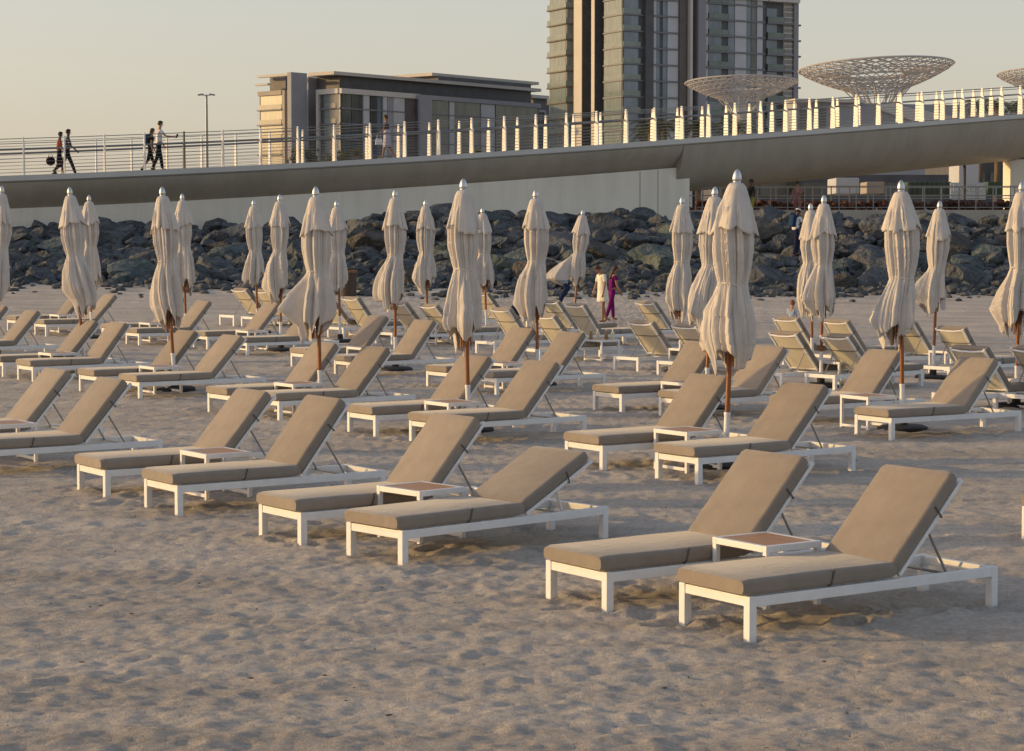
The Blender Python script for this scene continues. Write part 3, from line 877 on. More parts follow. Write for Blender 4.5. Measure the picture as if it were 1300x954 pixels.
#@@PART3
# ------------------------------------------------------------------ far buildings
M['bl_frame'] = mat('pale_building_frame', (0.50, 0.48, 0.45), 0.7, noise=.05, nscale=.3)
M['bl_roof'] = mat('pale_roof_slab', (0.48, 0.45, 0.40), 0.7, noise=.05, nscale=.3)
M['bl_dark'] = mat('dark_building_cladding', (0.074, 0.076, 0.083), 0.6, noise=.2, nscale=.6)
M['bl_grey'] = mat('grey_building_wall', (0.27, 0.28, 0.31), 0.7, noise=.06, nscale=.3)
M['bl_tan'] = mat('tan_building_wall', (0.32, 0.29, 0.25), 0.7, noise=.06, nscale=.3)
M['bl_panel'] = mat('white_wall_panels', (0.44, 0.455, 0.485), 0.6, noise=.06, nscale=.5)
M['bl_brown'] = mat('brown_wall_panels', (0.115, 0.10, 0.095), 0.7, noise=.15, nscale=.5)
def glass_mat(name, a, b, sc):
    m = mat(name, a, 0.12, nscale=sc, col2=b, spec=.7, stretch=(1, 1, .25)); return m
M['glass'] = glass_mat('dark_window_glass', (0.035, 0.045, 0.05), (0.11, 0.13, 0.13), .45)
M['glass_blue'] = glass_mat('blue_window_glass', (0.075, 0.115, 0.155), (0.17, 0.22, 0.28), .4)
M['glass_bal'] = mat('pale_balcony_glazing', (0.15, 0.19, 0.20), 0.25, noise=.28, nscale=.8, spec=.6, stretch=(2.5, 2.5, .3))
M['bal_rail'] = mat('green_balcony_glass', (0.17, 0.21, 0.205), 0.15, noise=.15, nscale=.6, spec=.6)
M['bal_rail_dim'] = mat('dim_balcony_glass', (0.10, 0.14, 0.13), 0.15, noise=.2, nscale=.6, spec=.6)
M['band'] = mat('grey_floor_bands', (0.16, 0.165, 0.185), 0.6)
M['fin_blue'] = mat('grey_blue_pier', (0.23, 0.225, 0.25), 0.6, noise=.05, nscale=.3)

class Block:
    """a building block given by its three visible upright edges; u runs right, v runs left, both away from us"""
    def __init__(s, pl, pc, pr, Y, ang):
        s.C = Vector(((pc - CX) * Y / F, Y, 0)); s.Y = Y
        s.u = Vector((math.cos(ang), math.sin(ang), 0)); s.v = Vector((-math.sin(ang), math.cos(ang), 0))
        s.nR = -s.v.copy(); s.nL = -s.u.copy()
        s.ul = s.su(pr); s.vl = s.sv(pl)
    def _s(s, px, d):
        k = (px - CX) / F
        return (k * s.C.y - s.C.x) / (d.x - k * d.y)
    def su(s, px): return s._s(px, s.u)
    def sv(s, px): return s._s(px, s.v)
    def z(s, py): return HC + (YH - py) * s.Y / F
    def body(s, z0, z1, mb=None):
        mb = mb or MB(); mb.quadbox((s.C.x, s.C.y, z0), s.u * s.ul, s.v * s.vl, (0, 0, z1 - z0)); return mb
    def R(s, mb, a, b, z0, z1, proud=.25, sink=.3):
        p = s.C + s.u * a + s.nR * proud; p.z = z0
        mb.quadbox(p, s.u * (b - a), -s.nR * (proud + sink), (0, 0, z1 - z0)); return mb
    def Lf(s, mb, a, b, z0, z1, proud=.25, sink=.3):
        p = s.C + s.v * a + s.nL * proud; p.z = z0
        mb.quadbox(p, -s.nL * (proud + sink), s.v * (b - a), (0, 0, z1 - z0)); return mb
    def Rp(s, mb, p0, p1, z0, z1, proud=.25): return s.R(mb, s.su(p0), s.su(p1), z0, z1, proud)
    def Lp(s, mb, p0, p1, z0, z1, proud=.25): return s.Lf(mb, s.sv(p1), s.sv(p0), z0, z1, proud)

# --- low apartment building
AN = math.atan2(.76, .65)
low = empty('apartment_building'); tag(low, 'low dark apartment building with pale flat roofs behind the bridge', 'building')
core = Block(404, 432, 674, 455, AN); zt = core.z(97.5)
core.body(2, zt).build('wall', M['bl_dark'], low)
rf = Block(392, 425, 687, 452, AN); rf.body(zt + .02, zt + .75).build('roof', M['bl_roof'], low)
ur = Block(545, 549, 684, 487, AN); ur.vl = 14
uz = ur.z(97.5); ur.body(uz, uz + .7).build('roof', M['bl_roof'], low)
us = Block(552, 557, 674, 488, AN); us.vl = 12; us.body(zt + .77, uz - .02).build('wall', M['bl_dark'], low)
A = Block(405, 434, 530, 450, AN); za = A.z(113.5)
A.body(2, za - 1.0).build('wall', M['bl_dark'], low)
fr = MB()
A.R(fr, -.5, A.ul, za - 1.1, za, .7); A.R(fr, A.ul - .55, A.ul, 2, za - 1.1, .7)
A.Lf(fr, .32, A.vl, za - 1.1, za - .01, .7); A.Lf(fr, A.vl - .7, A.vl, 2, za - 1.1, .69)
fr.build('frame', M['bl_frame'], low)
FL = 3.28
for k in range(8):
    z1 = za - 1.15 - FL * k; z0 = z1 - FL + .35
    if z0 < 6: break
    w = MB(); A.Lp(w, 413, 433.3, z0, z1 - .05, .12); wo = w.build('balcony_window', M['glass_bal'], low)
    r = MB(); A.Lp(r, 414, 428, z0, z0 + 1.0, .25); r.build('rail', M['bal_rail'], wo)
    for (p0, p1, m_) in ((435, 446, 'glass'), (447, 460, 'glass'), (471, 477, 'glass'), (479, 484, 'glass_blue')):
        w = MB(); A.Rp(w, p0, p1, z0, z1, .12); w.build('window', M[m_], low)
    s_ = MB(); A.Rp(s_, 434.5, 513, z0 - .33, z0 - .02, .4); A.Lp(s_, 408, 433.5, z0 - .33, z0 - .02, .4); s_.build('floor_slab', M['band'], low)
for (p0, p1, m_) in ((461, 468.5, 'bl_panel'), (486, 491, 'bl_panel'), (491.6, 498.4, 'bl_grey'), (499, 513, 'bl_panel'), (513.6, 527.5, 'bl_brown')):
    w = MB(); A.Rp(w, p0, p1, 3, za - 1.12, .3); w.build('cladding', M[m_], low)
B = Block(528, 531, 684, 466.5, AN); zb = B.z(121.5); B.vl = 6
B.body(2, zb - 1.0).build('wall', M['bl_dark'], low)
fr = MB(); B.R(fr, 0.02, B.su(546), 2, zb, .7); B.R(fr, B.su(546) + .01, B.ul, zb - .95, zb, .69)
fr.build('frame', M['bl_grey'], low)
for k in range(8):
    z1 = zb - 1.0 - FL * k; z0 = z1 - FL + .3
    if z0 < 6: break
    for (p0, p1, m_) in ((546, 569, 'glass'), (577, 609, 'glass'), (629, 682, 'glass')):
        w = MB(); B.Rp(w, p0, p1, z0, z1, .12); w.build('window', M[m_], low)
    s_ = MB(); B.Rp(s_, 546, 683, z0 - .28, z0 - .02, .35); s_.build('floor_slab', M['band'], low)
for (p0, p1, m_) in ((570, 576, 'bl_panel'), (610, 627, 'bl_panel')):
    w = MB(); B.Rp(w, p0, p1, 3, zb - 1.02, .3); w.build('cladding', M[m_], low)
rc = Block(390, 392.5, 408, 458, AN); rc.body(2, zt).build('recess_wall', M['bl_grey'], low)
W_ = Block(366, 371, 391, 451, AN); zw = W_.z(93); W_.body(2, zw).build('side_wall', M['bl_grey'], low)
LWg = Block(331, 362, 371, 457, AN); zl = LWg.z(116)
LWg.body(2, zl - .9).build('wall', M['bl_dark'], low)
fr = MB(); LWg.Lf(fr, .3, LWg.vl, zl - .95, zl, .6); LWg.R(fr, -.45, LWg.ul, 2, zl, .6); fr.build('frame', M['bl_tan'], low)
for k in range(8):
    z1 = zl - 1.0 - FL * k; z0 = z1 - FL + .3
    if z0 < 5: break
    w = MB(); LWg.Lp(w, 333, 360, z0, z1, .12); wo = w.build('balcony_window', M['glass_bal'], low)
    r = MB(); LWg.Lp(r, 332, 360, z0, z0 + 1.0, .40); r.build('rail', M['bal_rail'], wo)
    s_ = MB(); LWg.Lp(s_, 330, 361, z0 - .3, z0 - .02, .7); s_.build('floor_slab', M['band'], low)
tp = Block(344, 364, 368, 460, AN); tp.body(zl, tp.z(98)).build('wall', M['bl_dark'], low)
tr_ = Block(328, 366, 370, 456, AN); tr_.body(tr_.z(97.6), tr_.z(94.5)).build('roof', M['bl_roof'], low)
tr_ = Block(325, 341, 344.5, 458, AN); tr_.body(tr_.z(109.5), tr_.z(107)).build('roof', M['bl_roof'], low)
# --- small block between the two
sb_ = empty('small_building'); tag(sb_, 'small dark building with pale roof between apartment block and tower', 'building')
S = Block(672, 677, 704, 520, AN); S.body(2, S.z(126)).build('wall', M['bl_dark'], sb_)
S2 = Block(668, 675, 706, 518, AN); S2.body(S.z(126) + .02, S.z(126) + .8).build('roof', M['bl_frame'], sb_)
fr = MB(); S.Rp(fr, 679, 681, 2, S.z(140), .3); S.Rp(fr, 690, 692, 2, S.z(140), .3); S.Rp(fr, 681.2, 689.8, S.z(143), S.z(140), .3); fr.build('frame', M['bl_grey'], sb_)

# --- tower
TA = math.atan2(.47, .88)
tw = empty('tower_block'); tag(tw, 'tall dark residential tower with glass balconies, cut by the top edge', 'building')
ZT = 76.0; F3 = 3.35; Z0 = 48.4
levels = [Z0 + F3 * k for k in range(3, -12, -1)]
T1 = Block(766, 790, 970, 430, TA); T1.body(2, ZT).build('wall', M['bl_dark'], tw)
T2 = Block(760, 966, 1010, 430 + 0.0, TA)
q_ = T1.C + T1.u * T1.ul; T2.C = q_ - T1.v * 0 + T1.nR * -.6; T2.Y = T2.C.y; T2.ul = T2.su(1010); T2.vl = 22
T2.body(2, Z0 + F3 * 1.45).build('wall', M['bl_dark'], tw)
L1 = Block(697, 719, 730, 449, TA); L1.body(2, ZT).build('wall', M['bl_frame'], tw)
F1 = Block(728, 738, 752, 444, TA); F1.body(2, ZT).build('pier', M['bl_roof'], tw)
d1 = MB(); F1.R(d1, .05, F1.ul, 2, ZT - .1, .1); d1.build('cladding', M['bl_dark'], tw)  # dark sheet paints the shaded right side of this pale pier
F2 = Block(750, 754, 768, 438, TA); F2.body(2, ZT).build('pier', M['bl_roof'], tw)
d1 = MB(); F2.R(d1, .05, F2.ul, 2, ZT - .1, .1); d1.build('cladding', M['bl_dark'], tw)  # second pier: shade of its right side put into the colour
# upright strips on the right face
for (p0, p1, m_, pr_) in ((816, 826, 'bl_dark', .9), (826.4, 831, 'bl_panel', .3), (845.5, 859, 'bl_panel', .3), (859.4, 868, 'bl_brown', .7),
                          (870, 873, 'bl_frame', 1.6), (880, 889.5, 'fin_blue', 1.6), (890, 896.4, 'bl_panel', .3), (930.5, 945, 'bl_panel', .3), (958.4, 965.4, 'bl_panel', .3)):
    w = MB(); T1.Rp(w, p0, p1, 3, ZT - .2, pr_); w.build('cladding', M[m_], tw)
for i, z0 in enumerate(levels):
    z1 = z0 + F3 - .4
    for (p0, p1, m_) in ((831.4, 836, 'glass_blue'), (836.4, 839.4, 'glass'), (839.8, 845.2, 'glass_blue'), (874, 879.5, 'glass'), (922.4, 930, 'glass_blue'), (946, 951, 'glass_blue'), (951.6, 958, 'glass')):
        if m_ == 'glass' and p0 < 875: continue
        w = MB(); T1.Rp(w, p0, p1, z0, z1, .12); w.build('window', M[m_], tw)
    w = MB(); T1.Lp(w, 767, 789, z0, z1, .12); wo = w.build('balcony_window', M['glass_bal'], tw)
    r = MB(); T1.Lp(r, 767, 789.5, z0, z0 + 1.05, .18); T1.R(r, -.05, T1.su(812), z0, z0 + 1.05, .17); r.build('rail', M['bal_rail'], wo)
    w = MB(); T1.Rp(w, 791, 809, z0, z1, .1); w.build('window', M['glass_blue'], tw)
    w = MB(); T1.Rp(w, 897, 914, z0, z1, .1); wo = w.build('balcony_window', M['glass_blue'], tw)
    r = MB(); T1.Rp(r, 897, 922, z0, z0 + 1.15, .55); r.build('rail', M['bal_rail_dim'], wo)
    s_ = MB(); T1.Lf(s_, -.24, T1.vl, z0 - .32, z0 - .02, .26); T1.R(s_, -.25, T1.su(816), z0 - .31, z0 - .03, .25)
    T1.Rp(s_, 826, 859, z0 - .38, z0 - .02, .5); T1.Rp(s_, 889.6, 968, z0 - .38, z0 - .02, .5); s_.build('floor_slab', M['band'], tw)
    w = MB(); L1.Lp(w, 698, 718.5, z0, z1, .12); L1.Rp(w, 719.5, 727, z0, z1, .12); wo = w.build('balcony_window', M['glass_bal'], tw)
    r = MB(); L1.Lf(r, -.35, L1.vl + .3, z0, z0 + 1.05, .35, -.29); L1.R(r, -.35, L1.ul, z0, z0 + 1.05, .35, -.29); r.build('rail', M['bal_rail'], wo)
    s_ = MB(); L1.R(s_, -.5, L1.ul, z0 - .3, z0 - .02, .5); L1.Lf(s_, 0, L1.vl + .4, z0 - .3, z0 - .02, .5); s_.build('floor_slab', M['bl_brown'], tw)
    if z0 < Z0 + F3 * .5:
        w = MB(); T2.Rp(w, 971, 984, z0, z1, .1); wo = w.build('balcony_window', M['glass_blue'], tw)
        r = MB(); T2.Rp(r, 970.5, 991, z0, z0 + 1.15, .8); r.build('rail', M['bal_rail_dim'], wo)
        s_ = MB(); T2.Rp(s_, 970, 1003, z0 - .38, z0 - .02, .9); s_.build('floor_slab', M['band'], tw)
        sd = MB(); sd.quadbox(T2.C + T2.u * T2.ul + Vector((0, 0, z0 - .38)) + T2.v * .5, T2.u * 1.4, T2.v * 6, (0, 0, .36)); sd.build('floor_slab', M['band'], tw)
gp = MB()
for k in range(7):
    a = 992 + k * 1.6; T2.Rp(gp, a, a + .5, 3, Z0 + F3 * 1.3, .4)
for z0 in levels[2:]:
    for q in range(3): T2.Rp(gp, 992, 1003, z0 + q * 1.1, z0 + q * 1.1 + .25, .38)
gp.build('grille', M['bl_frame'], tw)
ed = MB(); T2.Rp(ed, 1003.5, 1009, 3, Z0 + F3 * 1.3, .8); ed.build('pier', M['fin_blue'], tw)
sp = MB(); T1.Rp(sp, 889.6, 970, Z0 + F3 * 1.28, Z0 + F3 * 1.5, 1.0); T2.Rp(sp, 970, 1008, Z0 + F3 * 1.28, Z0 + F3 * 1.5, 1.6); sp.build('roof_beam', M['bl_frame'], tw)

# --- long grey hall behind the right part of the bridge
hall = empty('grey_hall'); tag(hall, 'long low grey hall behind the dish sculptures', 'building')
Hh = Block(1004, 1010, 1236, 235, R(14)); Hh.vl = 3
hb = Hh.body(2, Hh.z(131)); hb.build('wall', M['bl_grey'], hall)
r = Block(1002, 1008, 1098, 234, R(14)); r.vl = 3; r.body(Hh.z(131) + .02, Hh.z(127)).build('roof', M['bl_roof'], hall)
w = MB(); Hh.Rp(w, 1014, 1046, 3, Hh.z(137), .2); w.build('window', M['glass'], hall)
sl = MB(); p0 = Hh.C + Hh.u * Hh.su(1115) + Hh.nR * .6; p1 = Hh.C + Hh.u * Hh.su(1232) + Hh.nR * .6
za_, zb_ = Hh.z(129), Hh.z(152)
q = [Vector((p0.x, p0.y, za_)), Vector((p1.x, p1.y, zb_)), Vector((p1.x, p1.y, zb_ - 2.2)), Vector((p0.x, p0.y, za_ - 1.0))]
sl.loft([q, [v + Hh.v * 6 for v in q]]); sl.build('sloping_roof', M['bl_frame'], hall)

# ------------------------------------------------------------------ lattice dish sculptures
M['lattice'] = mat('pink_grey_lattice_steel', (0.46, 0.44, 0.42), 0.45, noise=.1, nscale=.4)
def dish(pxc, pyr, hw, Y, label, tilt=0.0, pn=None):
    c = at_depth(pxc, pyr, Y); Rr = hw * Y / F
    root = empty('lattice_dish', (c.x, c.y, c.z)); root.rotation_euler = (R(-3), R(tilt), 0)
    tag(root, label, 'sculpture', 'lattice dish sculptures behind the bridge')
    pr = [(1, 0), (.94, -.055), (.84, -.115), (.72, -.18), (.58, -.245), (.44, -.30), (.34, -.345)]
    def P(k, a): return Vector((Rr * pr[k][0] * math.cos(a), Rr * pr[k][0] * math.sin(a), Rr * pr[k][1] * .88))
    t = .0068 * Rr; n = 36; sh = MB()
    for s in (-1, 1):
        for q in range(n): sh.tube([P(k, 2 * math.pi * q / n + s * .17 * k) for k in range(len(pr))], t, 4, False)
    for k in range(len(pr)): sh.tube([P(k, 2 * math.pi * q / 64) for q in range(65)], t * (2.0 if k == 0 else 1.0), 4, False)
    sh.build('bowl', M['lattice'], root)
    ins = MB()
    for s in (-1, 1):
        for q in range(n):
            ins.tube([Vector((Rr * r_ * math.cos(2 * math.pi * q / n + s * .16 * j), Rr * r_ * math.sin(2 * math.pi * q / n + s * .16 * j), Rr * z_)) for j, (r_, z_) in enumerate(((.98, -.012), (.85, -.035), (.7, -.06), (.52, -.08), (.36, -.10)))], t * .8, 4, False)
    for r_, z_ in ((.85, -.035), (.7, -.06), (.52, -.08), (.36, -.10)): ins.tube([(Rr * r_ * math.cos(a), Rr * r_ * math.sin(a), Rr * z_) for a in [2 * math.pi * q / 48 for q in range(49)]], t * .8, 4, False)
    ins.build('upper_net', M['lattice'], root)
    zn = -.58 * Rr
    stt = MB()
    for q in range(14):
        a = 2 * math.pi * q / 14
        stt.tube([P(6, a), Vector((Rr * .15 * math.cos(a + .25), Rr * .15 * math.sin(a + .25), zn))], t * 1.7, 5, False)
        stt.tube([P(5, a), Vector((Rr * .15 * math.cos(a - .25), Rr * .15 * math.sin(a - .25), zn))], t * 1.2, 5, False)
    stt.build('strut', M['lattice'], root)
    st = MB(); zb = -c.z + 2.5
    st.lathe([(.001, zn + .3), (.17 * Rr, zn + .3), (.17 * Rr, zn), (.15 * Rr, zn - .3), (.15 * Rr, zb), (.001, zb)], 20)
    for k in range(14): st.lathe([(.15 * Rr, zn - .6 - k * .8), (.175 * Rr, zn - .6 - k * .8), (.175 * Rr, zn - .8 - k * .8), (.15 * Rr, zn - .8 - k * .8)], 20)
    st.build('stem', M['lattice'], root)
dish(941, 105, 71, 285, 'lattice dish sculpture in front of the tower', -.6)
dish(1112, 86, 97, 262, 'largest lattice dish sculpture, standing right of the tower', -2.2)
dish(1342, 95, 74, 275, 'lattice dish sculpture cut by the right edge', 1.0)

# ------------------------------------------------------------------ promenade below the right span
M['hedge'] = mat('brown_red_hedge', (0.035, 0.025, 0.016), .9, nscale=5, col2=(0.13, 0.045, 0.03), bump=.6, bscale=9)
M['pave'] = mat('pale_promenade_paving', (0.36, 0.33, 0.28), .85, noise=.1, nscale=.8)
M['green'] = mat('green_container_panels', (0.035, 0.075, 0.035), .6, noise=.2, nscale=1.0)
M['banner'] = mat('pale_blue_banner', (0.42, 0.50, 0.58), .7, noise=.04, nscale=1)
M['letter'] = mat('pale_banner_lettering', (0.72, 0.76, 0.80), .7)
pv = MB(); pv.quadbox((6.5, 87.2, 2.0), (60, 0, 0), (0, 60, 0), (0, 0, 1.42))
tag(pv.build('promenade', M['pave']), 'raised promenade behind the rocks under the bridge', None, None, 'structure')
pz = 3.42
rl = empty('promenade_railing', (8, 88, pz)); tag(rl, 'dark metal railing along the promenade behind the rocks', 'railing')
for k in range(46): MB().box((k * .72, 0, .5), (.035, .035, 1.0)).build('post', M['rail'], rl)
for h_ in (.95, .5, .12): MB().box((16.5, 0, h_), (33.4, .03, .03)).build('rail', M['rail'], rl)
hd = MB()
rh = random.Random(5)
for k in range(1100): hd.ell((7.5 + rh.random() * 34, 93 + rh.uniform(-.35, .35), pz + rh.uniform(.0, .42)), (rh.uniform(.08, .2), .16, rh.uniform(.08, .17)), 6, 4)
tag(hd.build('hedge', M['hedge'], smooth=True), 'low reddish brown hedge behind the promenade railing', 'hedge')
rl2 = empty('upper_railing', (8, 97, pz + .2)); tag(rl2, 'second railing behind the reddish hedge', 'railing')
for k in range(44): MB().box((k * .85, 0, .5), (.05, .05, 1.1)).build('post', M['rail'], rl2)
for h_ in (1.03, .6): MB().box((18.3, 0, h_), (37, .04, .05)).build('rail', M['rail'], rl2)
def block_thing(name, p0, p1, y0, y1, Y, dep, m_, label, cat):
    a = at_depth(p0, y1, Y); b = at_depth(p1, y0, Y)
    o = empty(name, (a.x, Y, a.z)); tag(o, label, cat)
    mb = MB().quadbox((0, 0, 0), (b.x - a.x, 0, 0), (0, dep, 0), (0, 0, b.z - a.z)); mb.build('body', m_, o, bevel=.05)
    return o, b.x - a.x, b.z - a.z
block_thing('concrete_block', 1061, 1091, 226, 246, 112, 3, M['bl_panel'], 'white concrete block seen under the bridge span', 'block')
block_thing('stone_planter', 1100, 1123, 231, 246, 108, 2, M['bl_tan'], 'tan stone planter under the bridge span', 'planter')
block_thing('concrete_column', 1217, 1243, 195, 246, 130, 3, M['bl_panel'], 'pale square column behind the banner', 'column')
o, w_, h_ = block_thing('green_container', 1152, 1208, 231, 247, 113, 2.4, M['green'], 'dark green panelled container left of the banner', 'container')
rbm = MB()
for k in range(9): rbm.box((w_ * (k + .5) / 9, -.03, h_ / 2), (.08, .06, h_ * .96))
rbm.build('rib', M['bl_dark'], o)
o, w_, h_ = block_thing('green_container', 1254, 1278, 231, 247, 114, 2.4, M['green'], 'dark green container right of the banner', 'container')
o, w_, h_ = block_thing('banner', 1206, 1252, 232, 254, 110, .08, M['banner'], 'pale blue BOTANICA banner under the bridge', 'banner')
fc = bpy.data.curves.new('lettering', 'FONT'); fc.body = 'BOTANICA'; fc.size = h_ * .52; fc.align_x = 'CENTER'; fc.extrude = .015
tmp = bpy.data.objects.new('lettering', fc); COL.objects.link(tmp)
dg = bpy.context.evaluated_depsgraph_get(); dg.update()
fm = bpy.data.meshes.new_from_object(tmp.evaluated_get(dg)); bpy.data.objects.remove(tmp); bpy.data.curves.remove(fc)
wid_ = max(v.co.x for v in fm.vertices) - min(v.co.x for v in fm.vertices)
for v in fm.vertices: v.co.x *= w_ * .84 / wid_
fm.materials.clear(); fm.materials.append(M['letter'])
fo = bpy.data.objects.new('lettering', fm); COL.objects.link(fo)
fo.parent = o; fo.location = (w_ / 2, -.02, h_ * .50); fo.rotation_euler = (math.pi / 2, 0, 0)
for (p0, p1, y0, Y, lab) in ((905, 1215, 222, 150, 'dark long building standing behind the promenade hedge'), (1215, 1330, 205, 152, 'dark building behind the banner and the pillar')):
    o, w_, h_ = block_thing('dark_building', p0, p1, y0, 262, Y, 12, M['bl_dark'], lab, 'building')
    for k in range(6): MB().box((w_ * (k + .5) / 6, -.06, h_ * .55), (w_ / 9, .1, h_ * .4)).build('window', M['glass'], o)
# slim mast in front of the banner, tall lamp behind the bridge
ma = ground(1224, 262); mp = at_depth(1224, 258, 100)
mo = empty('slim_mast', (mp.x, 100, pz)); tag(mo, 'slim dark mast standing in front of the banner', 'mast')
MB().lathe([(.001, 0), (.09, 0), (.07, 3.4), (.001, 3.4)], 10).build('pole', M['bl_dark'], mo); MB().box((0, 0, .05), (.4, .4, .1)).build('base', M['bl_dark'], mo)
lt = at_depth(262, 121.5, 125)
lo = empty('street_lamp', (lt.x, 125, 3)); tag(lo, 'tall double-headed street lamp behind the bridge at left', 'street lamp')
hz_ = lt.z - 3
MB().lathe([(.001, 0), (.13, 0), (.07, hz_), (.001, hz_)], 10).build('pole', M['rail'], lo)
MB().box((0, 0, hz_ + .02), (.5, .06, .05)).build('arm', M['rail'], lo)
for s in (-1, 1): MB().box((s * .34, 0, hz_ + .05), (.34, .18, .09), Matrix.Rotation(R(8 * s), 3, 'Y')).build('lamp_head', M['rail'], lo, bevel=.02)

# ------------------------------------------------------------------ plants behind the bridge
M['leaf'] = mat('olive_leaves', (0.055, 0.060, 0.018), .8, nscale=2, col2=(0.13, 0.115, 0.035), trans=.15)
M['palm_leaf'] = mat('palm_leaves', (0.045, 0.055, 0.018), .7, nscale=2, col2=(0.10, 0.10, 0.035), trans=.15)
M['trunk'] = mat('palm_trunk', (0.13, 0.09, 0.055), .9, noise=.3, nscale=6, stretch=(1, 1, 4))
def bush(px, py0, py1, wpx, Y, label):
    a = at_depth(px, py1, Y); b = at_depth(px, py0, Y); hh = b.z - 2.5; rx = wpx * Y / F / 2
    r_ = random.Random(int(px)); o = empty('shrub', (a.x, Y, 2.5)); tag(o, label, 'shrub', 'olive shrubs behind the bridge')
    mb = MB()
    clumps = [(r_.gauss(0, .42) * rx, r_.gauss(0, .4) * rx, hh * r_.uniform(.25, .86)) for _ in range(26)]
    for c in clumps:
        for k in range(70):
            p = Vector(c) + Vector((r_.gauss(0, 1), r_.gauss(0, 1), r_.gauss(0, .8))) * rx * .17
            d = Vector((r_.gauss(0, 1), r_.gauss(0, 1), r_.gauss(.4, 1))).normalized() * .26; e = Vector((r_.gauss(0, 1), r_.gauss(0, 1), r_.gauss(0, 1))).normalized() * .09
            mb.raw([p - e, p + e, p + d], [(0, 1, 2)])
    mb.build('foliage', M['leaf'], o)
    tb_ = MB()
    for k in range(6): tb_.tube([(0, 0, 0), (r_.gauss(0, .15) * rx, r_.gauss(0, .15) * rx, hh * .4), (r_.gauss(0, .4) * rx, r_.gauss(0, .4) * rx, hh * .8)], [.07, .05, .02], 5)
    tb_.build('stem', M['trunk'], o)
bush(388, 176, 200, 45, 118, 'dark olive shrub left of the woman walking on the bridge, leftmost')
bush(425, 172, 200, 48, 116, 'olive shrub at the middle of three behind the bridge')
bush(458, 174, 200, 40, 118, 'olive shrub just left of the woman walking on the bridge')
bush(612, 176, 195, 22, 150, 'small olive shrub before the low apartment building')
bush(1010, 150, 172, 26, 150, 'olive shrub below the grey hall')
def palm(px, py, Y, label, spread=1.9):
    t = at_depth(px, py, Y); o = empty('palm_tree', (t.x, Y, 2.5)); tag(o, label, 'palm tree', 'palm trees behind the bridge')
    hh = t.z - 2.5; r_ = random.Random(int(px * 3))
    MB().tube([(0, 0, 0), (.05, 0, hh * .5), (0, .05, hh)], [.24, .2, .2], 10).build('trunk', M['trunk'], o, smooth=True)
    cr = MB()
    for k in range(30):
        a = 2 * math.pi * k / 30 * 3.3 + r_.random(); up = r_.uniform(-.55, 1.1); L_ = spread * r_.uniform(.8, 1.1)
        pts = []
        for j in range(8):
            s = j / 7; pts.append(Vector((math.cos(a) * L_ * s * math.cos(up * .6), math.sin(a) * L_ * s * math.cos(up * .6), hh + L_ * (s * math.sin(up) - .75 * s * s))))
        cr.tube(pts, .02, 4, False)
        side = Vector((-math.sin(a), math.cos(a), 0))
        for j in range(1, 8):
            for sgn in (-1, 1):
                for f_ in (0, .5):
                    p = pts[j] if f_ == 0 else (pts[j] + pts[j - 1]) / 2
                    d = (pts[j] - pts[j - 1]).normalized()
                    tip = p + side * sgn * .42 * (1.1 - j / 9) + d * .28 - Vector((0, 0, .16))
                    cr.raw([p - d * .03, p + d * .03, tip], [(0, 1, 2)])
    cr.build('crown', M['palm_leaf'], o)
palm(826, 163, 140, 'left palm of two before the tower')
palm(843, 160, 150, 'right palm of two before the tower')
palm(886, 160, 140, 'palm below the left rim of the dish before the tower')
palm(935, 158, 150, 'palm beside the stem of the dish before the tower')
palm(1244, 134, 150, 'leftmost palm behind the right end of the bridge')
palm(1266, 132, 146, 'middle palm behind the right end of the bridge')
palm(1290, 134, 152, 'rightmost palm behind the right end of the bridge')
# ------------------------------------------------------------------ people
SK = [mat('skin_light', (0.45, 0.27, 0.185), .6), mat('skin_tan', (0.29, 0.155, 0.09), .6), mat('skin_dark', (0.10, 0.055, 0.035), .6)]
CLO = {}
def cloth(c, nz=.1):
    if c not in CLO: CLO[c] = mat('clothing_fabric', c, .9, noise=nz, nscale=9, spec=.1)
    return CLO[c]
HAIRM = {'black': mat('black_hair', (0.012, 0.010, 0.009), .6), 'brown': mat('brown_hair', (0.05, 0.026, 0.014), .6, noise=.2, nscale=30), 'red': mat('auburn_hair', (0.20, 0.075, 0.03), .6, noise=.2, nscale=30)}
EYEM = mat('dark_eyes', (0.02, 0.015, 0.012), .2)
def skin(name, pts, edges, rad, root, m_, parent, sub=2, extra=None):
    me = bpy.data.meshes.new(name); me.from_pydata([tuple(p) for p in pts], edges, [])
    o = bpy.data.objects.new(name, me); COL.objects.link(o)
    md = o.modifiers.new('Skin', 'SKIN'); md.use_smooth_shade = True
    for i, r_ in enumerate(rad):
        sv = me.skin_vertices[0].data[i]; sv.radius = (r_, r_) if not isinstance(r_, tuple) else r_
        sv.use_root = (i == root)
    o.modifiers.new('Sub', 'SUBSURF').levels = sub
    dg = bpy.context.evaluated_depsgraph_get(); dg.update()
    ev = bpy.data.meshes.new_from_object(o.evaluated_get(dg))
    bpy.data.objects.remove(o); bpy.data.meshes.remove(me)
    if extra:
        vs = [v.co.copy() for v in ev.vertices]; fs = [tuple(p.vertices) for p in ev.polygons]
        mb = MB(); mb.raw(vs, fs); extra(mb); bpy.data.meshes.remove(ev); return mb.build(name, m_, parent, smooth=True)
    ev.name = name; ev.materials.clear(); ev.materials.append(m_)
    ev.polygons.foreach_set('use_smooth', [True] * len(ev.polygons))
    r = bpy.data.objects.new(name, ev); COL.objects.link(r); r.parent = parent
    return r

